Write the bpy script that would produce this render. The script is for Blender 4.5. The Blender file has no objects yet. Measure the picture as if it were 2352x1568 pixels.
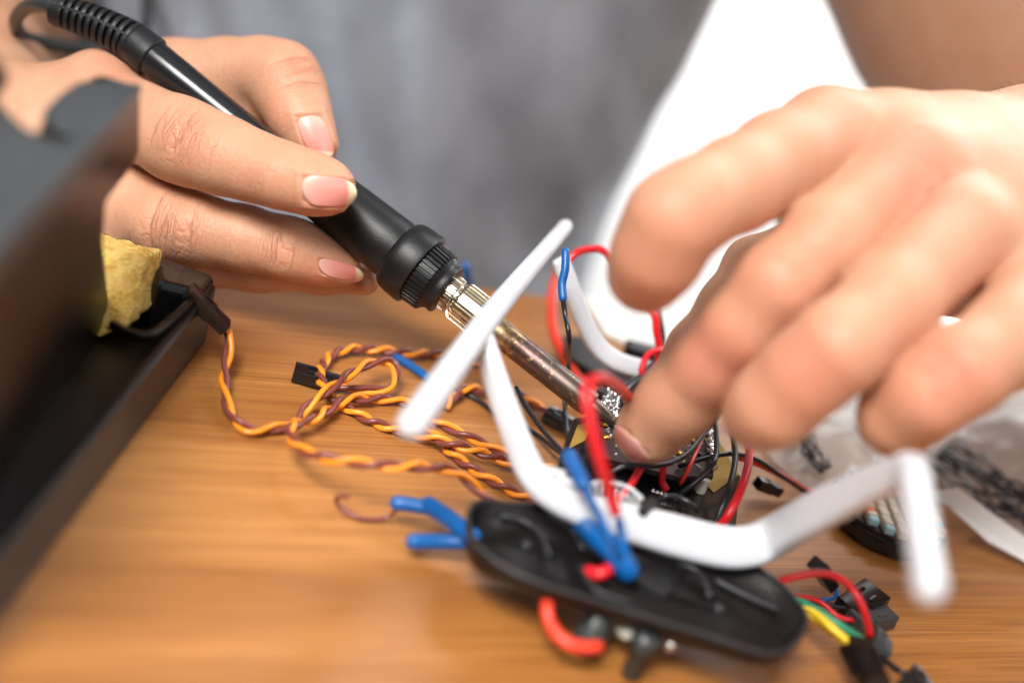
import bpy, bmesh, math, random
import numpy as np
from mathutils import Vector, noise as mnoise
random.seed(7); np.random.seed(7)
SC = bpy.context.scene
COL = SC.collection
S = 0.01                                   # the script is authored in centimetres

# ------------------------------------------------------------------ camera
PITCH = math.radians(25.0); ROLL = math.radians(20.0); CH = 16.5; LENS = 50.0; FOC = 33.0
FP = 2352 * LENS / 36.0
sP, cP = math.sin(PITCH), math.cos(PITCH)
cd = bpy.data.cameras.new('camera'); cam = bpy.data.objects.new('camera', cd); COL.objects.link(cam)
R0 = Vector((1, 0, 0)); U0 = Vector((0, sP, cP)); FW = Vector((0, cP, -sP))
RT = R0 * math.cos(ROLL) + U0 * math.sin(ROLL); UPV = U0 * math.cos(ROLL) - R0 * math.sin(ROLL)   # the camera is held tilted
from mathutils import Matrix
cam.location = (0, 0, CH * S)
cam.rotation_euler = Matrix((RT, UPV, -FW)).transposed().to_euler()
cd.lens = LENS; cd.sensor_width = 36; cd.clip_start = 0.005; cd.clip_end = 50
cd.dof.use_dof = True; cd.dof.focus_distance = FOC * S; cd.dof.aperture_fstop = 4.2; cd.dof.aperture_blades = 0
SC.camera = cam

# ------------------------------------------------------------------ light
W = bpy.data.worlds.new('World'); SC.world = W; W.use_nodes = True
_n, _l = W.node_tree.nodes, W.node_tree.links
_tc = _n.new('ShaderNodeTexCoord'); _sx = _n.new('ShaderNodeSeparateXYZ'); _l.new(_tc.outputs['Generated'], _sx.inputs[0])
_mr = _n.new('ShaderNodeMapRange'); _mr.inputs[1].default_value = -1; _mr.inputs[2].default_value = 1; _l.new(_sx.outputs['Z'], _mr.inputs[0])
_cr = _n.new('ShaderNodeValToRGB'); _l.new(_mr.outputs[0], _cr.inputs['Fac'])            # a room: dim low down, pale ceiling
_e = _cr.color_ramp.elements
_e[0].position = 0.42; _e[0].color = (0.05, 0.042, 0.036, 1)
_e[1].position = 1.0; _e[1].color = (0.95, 0.97, 1.0, 1)
_x = _e.new(0.62); _x.color = (0.13, 0.13, 0.14, 1)
_x = _e.new(0.80); _x.color = (0.70, 0.72, 0.76, 1)
_l.new(_cr.outputs['Color'], _n['Background'].inputs[0])
_n['Background'].inputs[1].default_value = 0.56
def area(name, loc, target, size, power, color=(1, 1, 1), spread=180):
    l = bpy.data.lights.new(name, 'AREA'); l.shape = 'RECTANGLE'; l.size, l.size_y = size[0] * S, size[1] * S
    l.energy = power; l.color = color; l.spread = math.radians(spread)
    o = bpy.data.objects.new(name, l); COL.objects.link(o)
    o.location = Vector(loc) * S
    o.rotation_euler = (Vector(target) - Vector(loc)).to_track_quat('-Z', 'Y').to_euler()
    return o
area('key_lamp', (-30, -36, 80), (-6, 18, 1), (46, 46), 1.68, (1.0, 0.97, 0.935), 40)
area('fill_lamp', (50, -20, 50), (0, 22, 2), (40, 30), 0.12, (1.0, 0.97, 0.94), 50)
area('wall_fill_lamp', (35, 95, 75), (20, 150, 0), (90, 60), 42.0, (0.97, 0.99, 1.0))  # added unseen light, aimed at the back wall to whiten it
SC.view_settings.view_transform = 'Standard'; SC.view_settings.look = 'None'
SC.view_settings.exposure = 0.06; SC.view_settings.gamma = 1.0
SC.view_settings.use_curve_mapping = False
SC.cycles.use_denoising = True
try: SC.cycles.denoiser = 'OPENIMAGEDENOISE'
except Exception: pass
SC.cycles.max_bounces = 8; SC.cycles.sample_clamp_indirect = 6

# ------------------------------------------------------------------ coordinates
def P(px, py, d):
    """point (cm) seen at photo pixel px,py (2352 wide) at depth d cm"""
    return Vector((0, 0, CH)) + FW * d + RT * ((px - 1176) / FP * d) - UPV * ((py - 784) / FP * d)
def T(px, py, z):
    """point on the horizontal plane z"""
    k = -(FW.z + RT.z * (px - 1176) / FP - UPV.z * (py - 784) / FP)
    return P(px, py, (CH - z) / k)
def px_of(co):
    """inverse of P for an (n,3) array in cm"""
    q = co - np.array([0, 0, CH]); d = q @ np.array(FW)
    return 1176 + (q @ np.array(RT)) / d * FP, 784 - (q @ np.array(UPV)) / d * FP, d
def R(rpx, d): return rpx * d / FP

# ------------------------------------------------------------------ materials
def rgb(r, g, b): return (r, g, b, 1.0)
def new_mat(name):
    m = bpy.data.materials.new(name); m.use_nodes = True
    return m, m.node_tree.nodes, m.node_tree.links, m.node_tree.nodes['Principled BSDF']
def plain(name, col, rough=0.4, metal=0.0, var=0.12, nscale=60, bump=0.0, bscale=400, coat=0.0, spec=0.5, trans=0.0, sss=0.0):
    m, N, L, b = new_mat(name)
    b.inputs['Roughness'].default_value = rough; b.inputs['Metallic'].default_value = metal
    b.inputs['Specular IOR Level'].default_value = spec
    b.inputs['Coat Weight'].default_value = coat; b.inputs['Coat Roughness'].default_value = 0.08
    b.inputs['Transmission Weight'].default_value = trans
    if sss:
        b.inputs['Subsurface Weight'].default_value = sss; b.inputs['Subsurface Radius'].default_value = (1, 1, 1)
        b.inputs['Subsurface Scale'].default_value = 0.002
    tc = N.new('ShaderNodeTexCoord')
    n = N.new('ShaderNodeTexNoise'); n.inputs['Scale'].default_value = nscale; n.inputs['Detail'].default_value = 5
    L.new(tc.outputs['Object'], n.inputs['Vector'])
    r = N.new('ShaderNodeValToRGB'); L.new(n.outputs['Fac'], r.inputs['Fac'])
    r.color_ramp.elements[0].position = 0.3; r.color_ramp.elements[1].position = 0.7
    r.color_ramp.elements[0].color = (*[c * (1 - var) for c in col], 1)
    r.color_ramp.elements[1].color = (*[min(1, c * (1 + var)) for c in col], 1)
    L.new(r.outputs['Color'], b.inputs['Base Color'])
    mr = N.new('ShaderNodeMapRange'); mr.inputs[3].default_value = max(0.02, rough * 0.8); mr.inputs[4].default_value = min(1, rough * 1.25)
    L.new(n.outputs['Fac'], mr.inputs[0]); L.new(mr.outputs[0], b.inputs['Roughness'])
    if bump:
        n2 = N.new('ShaderNodeTexNoise'); n2.inputs['Scale'].default_value = bscale; n2.inputs['Detail'].default_value = 3
        L.new(tc.outputs['Object'], n2.inputs['Vector'])
        bp = N.new('ShaderNodeBump'); bp.inputs['Strength'].default_value = bump; bp.inputs['Distance'].default_value = 0.0004
        L.new(n2.outputs['Fac'], bp.inputs['Height']); L.new(bp.outputs['Normal'], b.inputs['Normal'])
    return m
M = {}
M['rubber'] = plain('matte_black_rubber', (0.006, 0.0065, 0.007), 0.4, bump=0.12, bscale=2600, spec=0.4)
M['relief'] = plain('strain_relief_rubber', (0.008, 0.009, 0.010), 0.42, bump=0.2, bscale=2600, spec=0.45)
M['gloss_black'] = plain('glossy_black_plastic', (0.008, 0.008, 0.009), 0.16, bump=0.05, bscale=600)
M['shaft'] = plain('polished_black_plastic', (0.010, 0.011, 0.013), 0.2)
M['station'] = plain('brown_black_painted_metal', (0.005, 0.0028, 0.002), 0.36, bump=0.15, bscale=900, spec=0.3)
M['station_grey'] = plain('grey_plastic_and_lit_housing', (0.040, 0.046, 0.050), 0.42)  # housing top's reflected light is put into this lighter colour; grey plugs share it
M['cable'] = plain('dark_grey_cable_rubber', (0.03, 0.034, 0.034), 0.35)
M['white'] = plain('white_plastic', (0.60, 0.615, 0.65), 0.32, var=0.03, sss=0.15)
M['shell'] = plain('black_moulded_plastic', (0.006, 0.005, 0.005), 0.42, bump=0.4, bscale=300, spec=0.35)
M['shell_edge'] = plain('grey_black_plastic', (0.022, 0.022, 0.024), 0.42)  # lighter than the shell plastic, for its rim, ribs, posts and the clip
M['orange'] = plain('orange_insulation', (0.88, 0.28, 0.02), 0.3, var=0.06)
M['brown'] = plain('brown_insulation', (0.19, 0.048, 0.038), 0.3, var=0.08)
M['red'] = plain('red_insulation', (0.68, 0.012, 0.02), 0.3, var=0.06)
M['redorange'] = plain('orange_red_insulation', (0.78, 0.05, 0.02), 0.35, var=0.06)
M['blackwire'] = plain('black_insulation', (0.012, 0.013, 0.016), 0.3)
M['blue'] = plain('blue_heat_shrink', (0.001, 0.095, 0.33), 0.36, var=0.1)
M['green'] = plain('green_insulation', (0.02, 0.22, 0.12), 0.35)
M['yellow'] = plain('yellow_insulation', (0.75, 0.52, 0.03), 0.35)
M['nylon'] = plain('white_nylon', (0.62, 0.62, 0.52), 0.35)
M['solder'] = plain('bright_solder', (0.75, 0.74, 0.72), 0.16, metal=1.0, bump=0.6, bscale=500)
M['pcb'] = plain('dark_circuit_board', (0.022, 0.008, 0.012), 0.28, coat=0.3)
M['chip'] = plain('chip_epoxy', (0.008, 0.008, 0.009), 0.45)
M['silk'] = plain('white_board_marking', (0.6, 0.6, 0.55), 0.6)
M['kapton'] = plain('amber_polyimide_tape', (0.34, 0.22, 0.045), 0.2, coat=0.5)
M['gold'] = plain('gold_pad', (0.75, 0.45, 0.12), 0.25, metal=1)
M['cream'] = plain('cream_ceramic', (0.62, 0.55, 0.42), 0.4, var=0.15)
M['cyan'] = plain('pale_blue_epoxy', (0.35, 0.6, 0.65), 0.4)
M['paper'] = plain('white_paper', (0.78, 0.8, 0.78), 0.7, var=0.03)
M['wall'] = plain('white_painted_wall', (0.85, 0.86, 0.86), 0.8, var=0.02, nscale=3)
M['hair'] = plain('dark_body_hair', (0.05, 0.025, 0.015), 0.5)
M['floor'] = plain('brown_floor', (0.22, 0.18, 0.15), 0.5)

def bag_mat():
    m, N, L, b = new_mat('clear_plastic_bag')
    b.inputs['Base Color'].default_value = rgb(0.92, 0.84, 0.76)
    b.inputs['Roughness'].default_value = 0.25; b.inputs['Alpha'].default_value = 0.5
    return m
M['bag'] = bag_mat()

def skin_mat(name, bumpy):
    m, N, L, b = new_mat(name)
    g = N.new('ShaderNodeTexCoord')
    red = N.new('ShaderNodeAttribute'); red.attribute_name = 'red'
    wr = N.new('ShaderNodeAttribute'); wr.attribute_name = 'wrink'
    ax = N.new('ShaderNodeAttribute'); ax.attribute_name = 'axial'
    n1 = N.new('ShaderNodeTexNoise'); n1.inputs['Scale'].default_value = 95; n1.inputs['Detail'].default_value = 5
    L.new(g.outputs['Object'], n1.inputs['Vector'])
    mixn = N.new('ShaderNodeMix'); mixn.data_type = 'RGBA'
    mixn.inputs[6].default_value = rgb(0.52, 0.255, 0.145); mixn.inputs[7].default_value = rgb(0.63, 0.355, 0.225)
    L.new(n1.outputs['Fac'], mixn.inputs[0])
    mixr = N.new('ShaderNodeMix'); mixr.data_type = 'RGBA'
    mixr.inputs[7].default_value = rgb(0.68, 0.25, 0.16)
    L.new(red.outputs['Fac'], mixr.inputs[0]); L.new(mixn.outputs[2], mixr.inputs[6])
    # crease network: irregular transverse lines across the finger, closest at each joint
    def ridge(ascale, oscale, detail):
        cx = N.new('ShaderNodeCombineXYZ'); ms = N.new('ShaderNodeMath'); ms.operation = 'MULTIPLY'; ms.inputs[1].default_value = ascale
        L.new(ax.outputs['Fac'], ms.inputs[0]); L.new(ms.outputs[0], cx.inputs[0])
        vs = N.new('ShaderNodeVectorMath'); vs.operation = 'SCALE'; vs.inputs['Scale'].default_value = oscale; L.new(g.outputs['Object'], vs.inputs[0])
        va = N.new('ShaderNodeVectorMath'); va.operation = 'ADD'; L.new(vs.outputs[0], va.inputs[0]); L.new(cx.outputs[0], va.inputs[1])
        nz = N.new('ShaderNodeTexNoise'); nz.inputs['Scale'].default_value = 1; nz.inputs['Detail'].default_value = detail; L.new(va.outputs[0], nz.inputs['Vector'])
        s1 = N.new('ShaderNodeMath'); s1.operation = 'SUBTRACT'; s1.inputs[1].default_value = 0.5; L.new(nz.outputs['Fac'], s1.inputs[0])
        s2 = N.new('ShaderNodeMath'); s2.operation = 'ABSOLUTE'; L.new(s1.outputs[0], s2.inputs[0])
        s3 = N.new('ShaderNodeMapRange'); s3.inputs[1].default_value = 0.0; s3.inputs[2].default_value = 0.055; s3.inputs[3].default_value = 1; s3.inputs[4].default_value = 0
        L.new(s2.outputs[0], s3.inputs[0]); return s3
    ra = ridge(7.0, 150, 2); rb = ridge(16.0, 240, 1)
    ad = N.new('ShaderNodeMath'); ad.operation = 'MULTIPLY_ADD'; ad.inputs[1].default_value = 0.55
    L.new(rb.outputs[0], ad.inputs[0]); L.new(ra.outputs[0], ad.inputs[2])
    mk = N.new('ShaderNodeMath'); mk.operation = 'MULTIPLY'; L.new(ad.outputs[0], mk.inputs[0]); L.new(wr.outputs['Fac'], mk.inputs[1])
    fine = N.new('ShaderNodeTexNoise'); fine.inputs['Scale'].default_value = 1600; fine.inputs['Detail'].default_value = 3
    L.new(g.outputs['Object'], fine.inputs['Vector'])
    hs = N.new('ShaderNodeMath'); hs.operation = 'MULTIPLY_ADD'; hs.inputs[1].default_value = -0.8
    L.new(mk.outputs[0], hs.inputs[0])
    fs = N.new('ShaderNodeMath'); fs.operation = 'MULTIPLY'; fs.inputs[1].default_value = 0.45; L.new(fine.outputs['Fac'], fs.inputs[0])
    L.new(fs.outputs[0], hs.inputs[2])
    bp = N.new('ShaderNodeBump'); bp.inputs['Strength'].default_value = bumpy; bp.inputs['Distance'].default_value = 0.00030
    L.new(hs.outputs[0], bp.inputs['Height']); L.new(bp.outputs['Normal'], b.inputs['Normal'])
    # creases hold redder skin
    mixc = N.new('ShaderNodeMix'); mixc.data_type = 'RGBA'; mixc.inputs[7].default_value = rgb(0.50, 0.19, 0.11)
    cf = N.new('ShaderNodeMath'); cf.operation = 'MULTIPLY'; cf.inputs[1].default_value = 0.35; cf.use_clamp = True
    L.new(mk.outputs[0], cf.inputs[0]); L.new(cf.outputs[0], mixc.inputs[0]); L.new(mixr.outputs[2], mixc.inputs[6])
    L.new(mixc.outputs[2], b.inputs['Base Color'])
    b.inputs['Roughness'].default_value = 0.46
    b.inputs['Subsurface Weight'].default_value = 0.35; b.inputs['Subsurface Radius'].default_value = (1.0, 0.35, 0.18)
    b.inputs['Subsurface Scale'].default_value = 0.0035
    b.inputs['Specular IOR Level'].default_value = 0.4
    return m
M['skin'] = skin_mat('skin', 1.15)

def nail_mat():
    m, N, L, b = new_mat('fingernail')
    a = N.new('ShaderNodeAttribute'); a.attribute_name = 'along'
    r = N.new('ShaderNodeValToRGB'); L.new(a.outputs['Fac'], r.inputs['Fac'])
    e = r.color_ramp.elements
    e[0].position = 0.0; e[0].color = rgb(0.78, 0.46, 0.38)
    e[1].position = 0.3; e[1].color = rgb(0.76, 0.33, 0.28)
    x = e.new(0.82); x.color = rgb(0.74, 0.24, 0.20)
    x = e.new(0.89); x.color = rgb(0.82, 0.60, 0.40)
    x = e.new(1.0); x.color = rgb(0.80, 0.72, 0.52)
    L.new(r.outputs['Color'], b.inputs['Base Color'])
    b.inputs['Roughness'].default_value = 0.28
    b.inputs['Subsurface Weight'].default_value = 0.2; b.inputs['Subsurface Scale'].default_value = 0.002
    return m
M['nail'] = nail_mat()

WOODANG = -math.atan2((T(1257, 675, 0) - T(1093, 655, 0)).y, (T(1257, 675, 0) - T(1093, 655, 0)).x)
def wood_mat():
    m, N, L, b = new_mat('stained_pine')
    g = N.new('ShaderNodeTexCoord')
    mp = N.new('ShaderNodeMapping'); mp.inputs['Rotation'].default_value = (0, 0, WOODANG)
    L.new(g.outputs['Object'], mp.inputs['Vector'])
    m1 = N.new('ShaderNodeMapping'); m1.inputs['Scale'].default_value = (4.0, 34, 20); L.new(mp.outputs[0], m1.inputs['Vector'])
    n1 = N.new('ShaderNodeTexNoise'); n1.inputs['Scale'].default_value = 1; n1.inputs['Detail'].default_value = 4; n1.inputs['Distortion'].default_value = 0.6
    L.new(m1.outputs[0], n1.inputs['Vector'])
    m2 = N.new('ShaderNodeMapping'); m2.inputs['Scale'].default_value = (9, 620, 20); L.new(mp.outputs[0], m2.inputs['Vector'])
    n2 = N.new('ShaderNodeTexNoise'); n2.inputs['Scale'].default_value = 1; n2.inputs['Detail'].default_value = 6; n2.inputs['Roughness'].default_value = 0.65
    L.new(m2.outputs[0], n2.inputs['Vector'])
    m3 = N.new('ShaderNodeMapping'); m3.inputs['Scale'].default_value = (35, 2600, 20); L.new(mp.outputs[0], m3.inputs['Vector'])
    n3 = N.new('ShaderNodeTexNoise'); n3.inputs['Scale'].default_value = 1; n3.inputs['Detail'].default_value = 3
    L.new(m3.outputs[0], n3.inputs['Vector'])
    a = N.new('ShaderNodeMath'); a.operation = 'MULTIPLY_ADD'; a.inputs[1].default_value = 0.36
    L.new(n2.outputs['Fac'], a.inputs[0])
    h = N.new('ShaderNodeMath'); h.operation = 'MULTIPLY'; h.inputs[1].default_value = 0.64; L.new(n1.outputs['Fac'], h.inputs[0])
    L.new(h.outputs[0], a.inputs[2])
    r = N.new('ShaderNodeValToRGB'); L.new(a.outputs[0], r.inputs['Fac'])
    e = r.color_ramp.elements
    e[0].position = 0.34; e[0].color = rgb(0.25, 0.092, 0.018)
    e[1].position = 0.68; e[1].color = rgb(0.56, 0.262, 0.080)
    x = e.new(0.5); x.color = rgb(0.385, 0.155, 0.036)
    mx = N.new('ShaderNodeMix'); mx.data_type = 'RGBA'; mx.blend_type = 'MULTIPLY'; mx.inputs[0].default_value = 0.6
    r3 = N.new('ShaderNodeValToRGB'); L.new(n3.outputs['Fac'], r3.inputs['Fac'])
    r3.color_ramp.elements[0].position = 0.36; r3.color_ramp.elements[0].color = rgb(0.55, 0.45, 0.4)
    r3.color_ramp.elements[1].position = 0.55; r3.color_ramp.elements[1].color = rgb(1, 1, 1)
    L.new(r.outputs['Color'], mx.inputs[6]); L.new(r3.outputs['Color'], mx.inputs[7])
    L.new(mx.outputs[2], b.inputs['Base Color'])
    b.inputs['Roughness'].default_value = 0.38
    bp = N.new('ShaderNodeBump'); bp.inputs['Strength'].default_value = 0.25; bp.inputs['Distance'].default_value = 0.0003
    L.new(n2.outputs['Fac'], bp.inputs['Height']); L.new(bp.outputs['Normal'], b.inputs['Normal'])
    b.inputs['Coat Weight'].default_value = 0.25; b.inputs['Coat Roughness'].default_value = 0.3
    return m
M['wood'] = wood_mat()

def shirt_mat():
    m, N, L, b = new_mat('grey_cotton')
    g = N.new('ShaderNodeTexCoord')
    n = N.new('ShaderNodeTexNoise'); n.inputs['Scale'].default_value = 30; n.inputs['Detail'].default_value = 4
    L.new(g.outputs['Object'], n.inputs['Vector'])
    r = N.new('ShaderNodeValToRGB'); L.new(n.outputs['Fac'], r.inputs['Fac'])
    r.color_ramp.elements[0].position = 0.3; r.color_ramp.elements[0].color = rgb(0.215, 0.235, 0.28)
    r.color_ramp.elements[1].position = 0.7; r.color_ramp.elements[1].color = rgb(0.33, 0.36, 0.415)
    L.new(r.outputs['Color'], b.inputs['Base Color'])
    b.inputs['Roughness'].default_value = 0.9; b.inputs['Sheen Weight'].default_value = 0.3
    w = N.new('ShaderNodeTexNoise'); w.inputs['Scale'].default_value = 1500; L.new(g.outputs['Object'], w.inputs['Vector'])
    bp = N.new('ShaderNodeBump'); bp.inputs['Strength'].default_value = 0.3; bp.inputs['Distance'].default_value = 0.0005
    L.new(w.outputs['Fac'], bp.inputs['Height']); L.new(bp.outputs['Normal'], b.inputs['Normal'])
    return m
M['shirt'] = shirt_mat()

def sponge_mat():
    m, N, L, b = new_mat('yellow_cellulose_sponge')
    g = N.new('ShaderNodeTexCoord')
    v = N.new('ShaderNodeTexVoronoi'); v.inputs['Scale'].default_value = 1500; L.new(g.outputs['Object'], v.inputs['Vector'])
    n = N.new('ShaderNodeTexNoise'); n.inputs['Scale'].default_value = 300; n.inputs['Detail'].default_value = 5; L.new(g.outputs['Object'], n.inputs['Vector'])
    r = N.new('ShaderNodeValToRGB'); L.new(n.outputs['Fac'], r.inputs['Fac'])
    r.color_ramp.elements[0].position = 0.3; r.color_ramp.elements[0].color = rgb(0.62, 0.33, 0.05)
    r.color_ramp.elements[1].position = 0.6; r.color_ramp.elements[1].color = rgb(0.86, 0.58, 0.17)
    L.new(r.outputs['Color'], b.inputs['Base Color']); b.inputs['Roughness'].default_value = 0.85
    a = N.new('ShaderNodeMath'); a.operation = 'ADD'; L.new(v.outputs['Distance'], a.inputs[0]); L.new(n.outputs['Fac'], a.inputs[1])
    bp = N.new('ShaderNodeBump'); bp.inputs['Strength'].default_value = 0.8; bp.inputs['Distance'].default_value = 0.0006
    L.new(a.outputs[0], bp.inputs['Height']); L.new(bp.outputs['Normal'], b.inputs['Normal'])
    b.inputs['Subsurface Weight'].default_value = 0.3; b.inputs['Subsurface Scale'].default_value = 0.003
    return m
M['sponge'] = sponge_mat()

def metal_nickel():
    m = plain('nickel_plate', (0.66, 0.60, 0.50), 0.22, metal=1.0, var=0.12, nscale=250)
    return m
M['nickel'] = metal_nickel()
def barrel_mat(axis_attr='along'):
    m, N, L, b = new_mat('heat_stained_steel')
    g = N.new('ShaderNodeTexCoord')
    a = N.new('ShaderNodeAttribute'); a.attribute_name = 'along'
    am = N.new('ShaderNodeMapRange'); am.inputs[1].default_value = 0.70; am.inputs[2].default_value = 0.965; L.new(a.outputs['Fac'], am.inputs[0]); a = am
    n = N.new('ShaderNodeTexNoise'); n.inputs['Scale'].default_value = 420; n.inputs['Detail'].default_value = 8; n.inputs['Roughness'].default_value = 0.8
    L.new(g.outputs['Object'], n.inputs['Vector'])
    ad = N.new('ShaderNodeMath'); ad.operation = 'MULTIPLY_ADD'; ad.inputs[1].default_value = 1.5
    asub = N.new('ShaderNodeMath'); asub.operation = 'SUBTRACT'; asub.inputs[1].default_value = 0.45; L.new(a.outputs[0], asub.inputs[0])
    L.new(n.outputs['Fac'], ad.inputs[0]); L.new(asub.outputs[0], ad.inputs[2])
    r = N.new('ShaderNodeValToRGB'); L.new(ad.outputs[0], r.inputs['Fac'])
    e = r.color_ramp.elements
    e[0].position = 0.25; e[0].color = rgb(0.52, 0.41, 0.26)
    e[1].position = 1.2 if False else 1.0; e[1].color = rgb(0.13, 0.10, 0.085)
    for p, c in ((0.52, (0.40, 0.28, 0.15)), (0.64, (0.24, 0.155, 0.09)), (0.76, (0.13, 0.08, 0.085)), (0.88, (0.13, 0.095, 0.085))):
        x = e.new(p); x.color = rgb(*c)
    # flakes of gold oxide
    n2 = N.new('ShaderNodeTexNoise'); n2.inputs['Scale'].default_value = 620; n2.inputs['Detail'].default_value = 8; n2.inputs['Roughness'].default_value = 0.75; L.new(g.outputs['Object'], n2.inputs['Vector'])
    r2 = N.new('ShaderNodeValToRGB'); L.new(n2.outputs['Fac'], r2.inputs['Fac'])
    r2.color_ramp.elements[0].position = 0.59; r2.color_ramp.elements[0].color = rgb(0, 0, 0)
    r2.color_ramp.elements[1].position = 0.63; r2.color_ramp.elements[1].color = rgb(1, 1, 1)
    mx = N.new('ShaderNodeMix'); mx.data_type = 'RGBA'; mx.inputs[7].default_value = rgb(0.6, 0.42, 0.2)
    L.new(r2.outputs['Color'], mx.inputs[0]); L.new(r.outputs['Color'], mx.inputs[6])
    L.new(mx.outputs[2], b.inputs['Base Color'])
    b.inputs['Metallic'].default_value = 0.9
    mr = N.new('ShaderNodeMapRange'); mr.inputs[3].default_value = 0.22; mr.inputs[4].default_value = 0.55
    L.new(n.outputs['Fac'], mr.inputs[0]); L.new(mr.outputs[0], b.inputs['Roughness'])
    return m
M['barrel'] = barrel_mat()

# ------------------------------------------------------------------ object helpers
ALL = {}
def empty(name, loc_cm, label, cat, group=None):
    o = bpy.data.objects.new(name, None); o.empty_display_size = 0.01
    COL.objects.link(o); o.location = Vector(loc_cm) * S
    o['label'] = label; o['category'] = cat
    if group: o['group'] = group
    return o
def tag(o, label, cat, group=None):
    o['label'] = label; o['category'] = cat
    if group: o['group'] = group
    return o
def wloc(o):
    v = Vector((0, 0, 0))
    while o is not None:
        v += o.location; o = o.parent
    return v
def mesh_obj(name, verts, faces, mat, parent=None, smooth=True, origin=None, attrs=None, label=None):
    """verts in cm, world space"""
    V = np.asarray(verts, dtype=float) * S
    base = wloc(parent) if parent is not None else Vector((0, 0, 0))
    org = np.array(V.mean(axis=0)) if origin is None else np.array(Vector(origin) * S)
    if origin is None: org[2] = V[:, 2].min() if parent is None else org[2]
    me = bpy.data.meshes.new(name)
    me.from_pydata((V - org).tolist(), [], [list(map(int, f)) for f in faces])
    me.update()
    if attrs:
        for k, a in attrs.items():
            at = me.attributes.new(k, 'FLOAT', 'POINT'); at.data.foreach_set('value', np.asarray(a, dtype=np.float32))
    if smooth: me.polygons.foreach_set('use_smooth', [True] * len(me.polygons))
    me.materials.append(M[mat] if isinstance(mat, str) else mat)
    o = bpy.data.objects.new(name, me); COL.objects.link(o)
    o.parent = parent; o.location = Vector(org) - base
    if label: o['label'] = label
    return o
def autosmooth(o, ang=35):
    me = o.data
    bm = bmesh.new(); bm.from_mesh(me)
    for e in bm.edges:
        if len(e.link_faces) == 2 and e.calc_face_angle(0) > math.radians(ang): e.smooth = False
    bm.to_mesh(me); bm.free()
    return o
def bevel(o, w, seg=2):
    md = o.modifiers.new('bevel', 'BEVEL'); md.width = w * S; md.segments = seg; md.limit_method = 'ANGLE'; md.angle_limit = math.radians(40)
    return o
class MB:
    def __init__(s): s.v = []; s.f = []; s.a = []
    def add(s, v, f, a=None):
        k = len(s.v); s.v += [tuple(x) for x in v]; s.f += [[i + k for i in q] for q in f]
        s.a += list(a) if a is not None else [0.0] * len(v)
        return s
    def build(s, name, mat, parent=None, smooth=True, **kw):
        return mesh_obj(name, s.v, s.f, mat, parent, smooth, attrs={'along': s.a}, **kw)
def spline(pts, step=0.1, closed=False):
    """Catmull-Rom through points (tuples of any length) -> resampled array"""
    A = np.array([list(p) for p in pts], dtype=float)
    if len(A) < 3: A = np.vstack([A[0], (A[0] + A[-1]) / 2, A[-1]])
    out = []
    n = len(A)
    ext = np.vstack([2 * A[0] - A[1], A, 2 * A[-1] - A[-2]])
    for i in range(n - 1):
        p0, p1, p2, p3 = ext[i], ext[i + 1], ext[i + 2], ext[i + 3]
        L = np.linalg.norm((p2 - p1)[:3]); k = max(2, int(L / step))
        for j in range(k):
            t = j / k
            out.append(0.5 * ((2 * p1) + (-p0 + p2) * t + (2 * p0 - 5 * p1 + 4 * p2 - p3) * t * t + (-p0 + 3 * p1 - 3 * p2 + p3) * t ** 3))
    out.append(A[-1])
    return np.array(out)
def frames(C):
    Tn = np.gradient(C, axis=0); Tn /= np.linalg.norm(Tn, axis=1)[:, None] + 1e-12
    N0 = np.cross(Tn[0], [0.03, 0.05, 1.0]); N0 /= np.linalg.norm(N0)
    Ns = [N0]
    for i in range(1, len(C)):
        n = Ns[-1] - Tn[i] * np.dot(Ns[-1], Tn[i]); n /= np.linalg.norm(n); Ns.append(n)
    Ns = np.array(Ns); Bs = np.cross(Tn, Ns)
    return Tn, Ns, Bs
def tube(C, r, seg=12, caps=True, mb=None, profile=None, round_caps=False):
    """C (n,3); r scalar or (n,). profile: list of (a,b) unit offsets along frame N,B"""
    C = np.asarray(C, float); n = len(C)
    r = np.full(n, r, float) if np.isscalar(r) else np.asarray(r, float)
    if round_caps:
        d0 = C[0] - C[1]; d0 /= np.linalg.norm(d0); d1 = C[-1] - C[-2]; d1 /= np.linalg.norm(d1)
        th = [0.15, 0.45, 0.8, 1.15]
        pre = [C[0] + d0 * r[0] * math.cos(t) for t in th]; prer = [r[0] * math.sin(t) for t in th]
        post = [C[-1] + d1 * r[-1] * math.cos(t) for t in th[::-1]]; postr = [r[-1] * math.sin(t) for t in th[::-1]]
        C = np.vstack([pre, C, post]); r = np.concatenate([prer, r, postr]); n = len(C)
    Tn, Ns, Bs = frames(C)
    if profile is None: profile = [(math.cos(2 * math.pi * k / seg), math.sin(2 * math.pi * k / seg)) for k in range(seg)]
    seg = len(profile)
    v = []; f = []
    for i in range(n):
        for a, b in profile: v.append(C[i] + r[i] * (a * Ns[i] + b * Bs[i]))
    for i in range(n - 1):
        for k in range(seg):
            k2 = (k + 1) % seg
            f.append([i * seg + k, i * seg + k2, (i + 1) * seg + k2, (i + 1) * seg + k])
    if caps: f.append(list(range(seg))[::-1]); f.append([(n - 1) * seg + k for k in range(seg)])
    L = np.concatenate([[0], np.cumsum(np.linalg.norm(np.diff(C, axis=0), axis=1))]); L /= L[-1]
    al = np.repeat(L, seg)
    if mb is None: mb = MB()
    mb.add(v, f, al); return mb
def wire(name, pts, r, mat, parent=None, seg=10, step=0.12, rc=False, **kw):
    return tube(spline(pts, step), r, seg, round_caps=rc).build(name, mat, parent, **kw)
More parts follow.
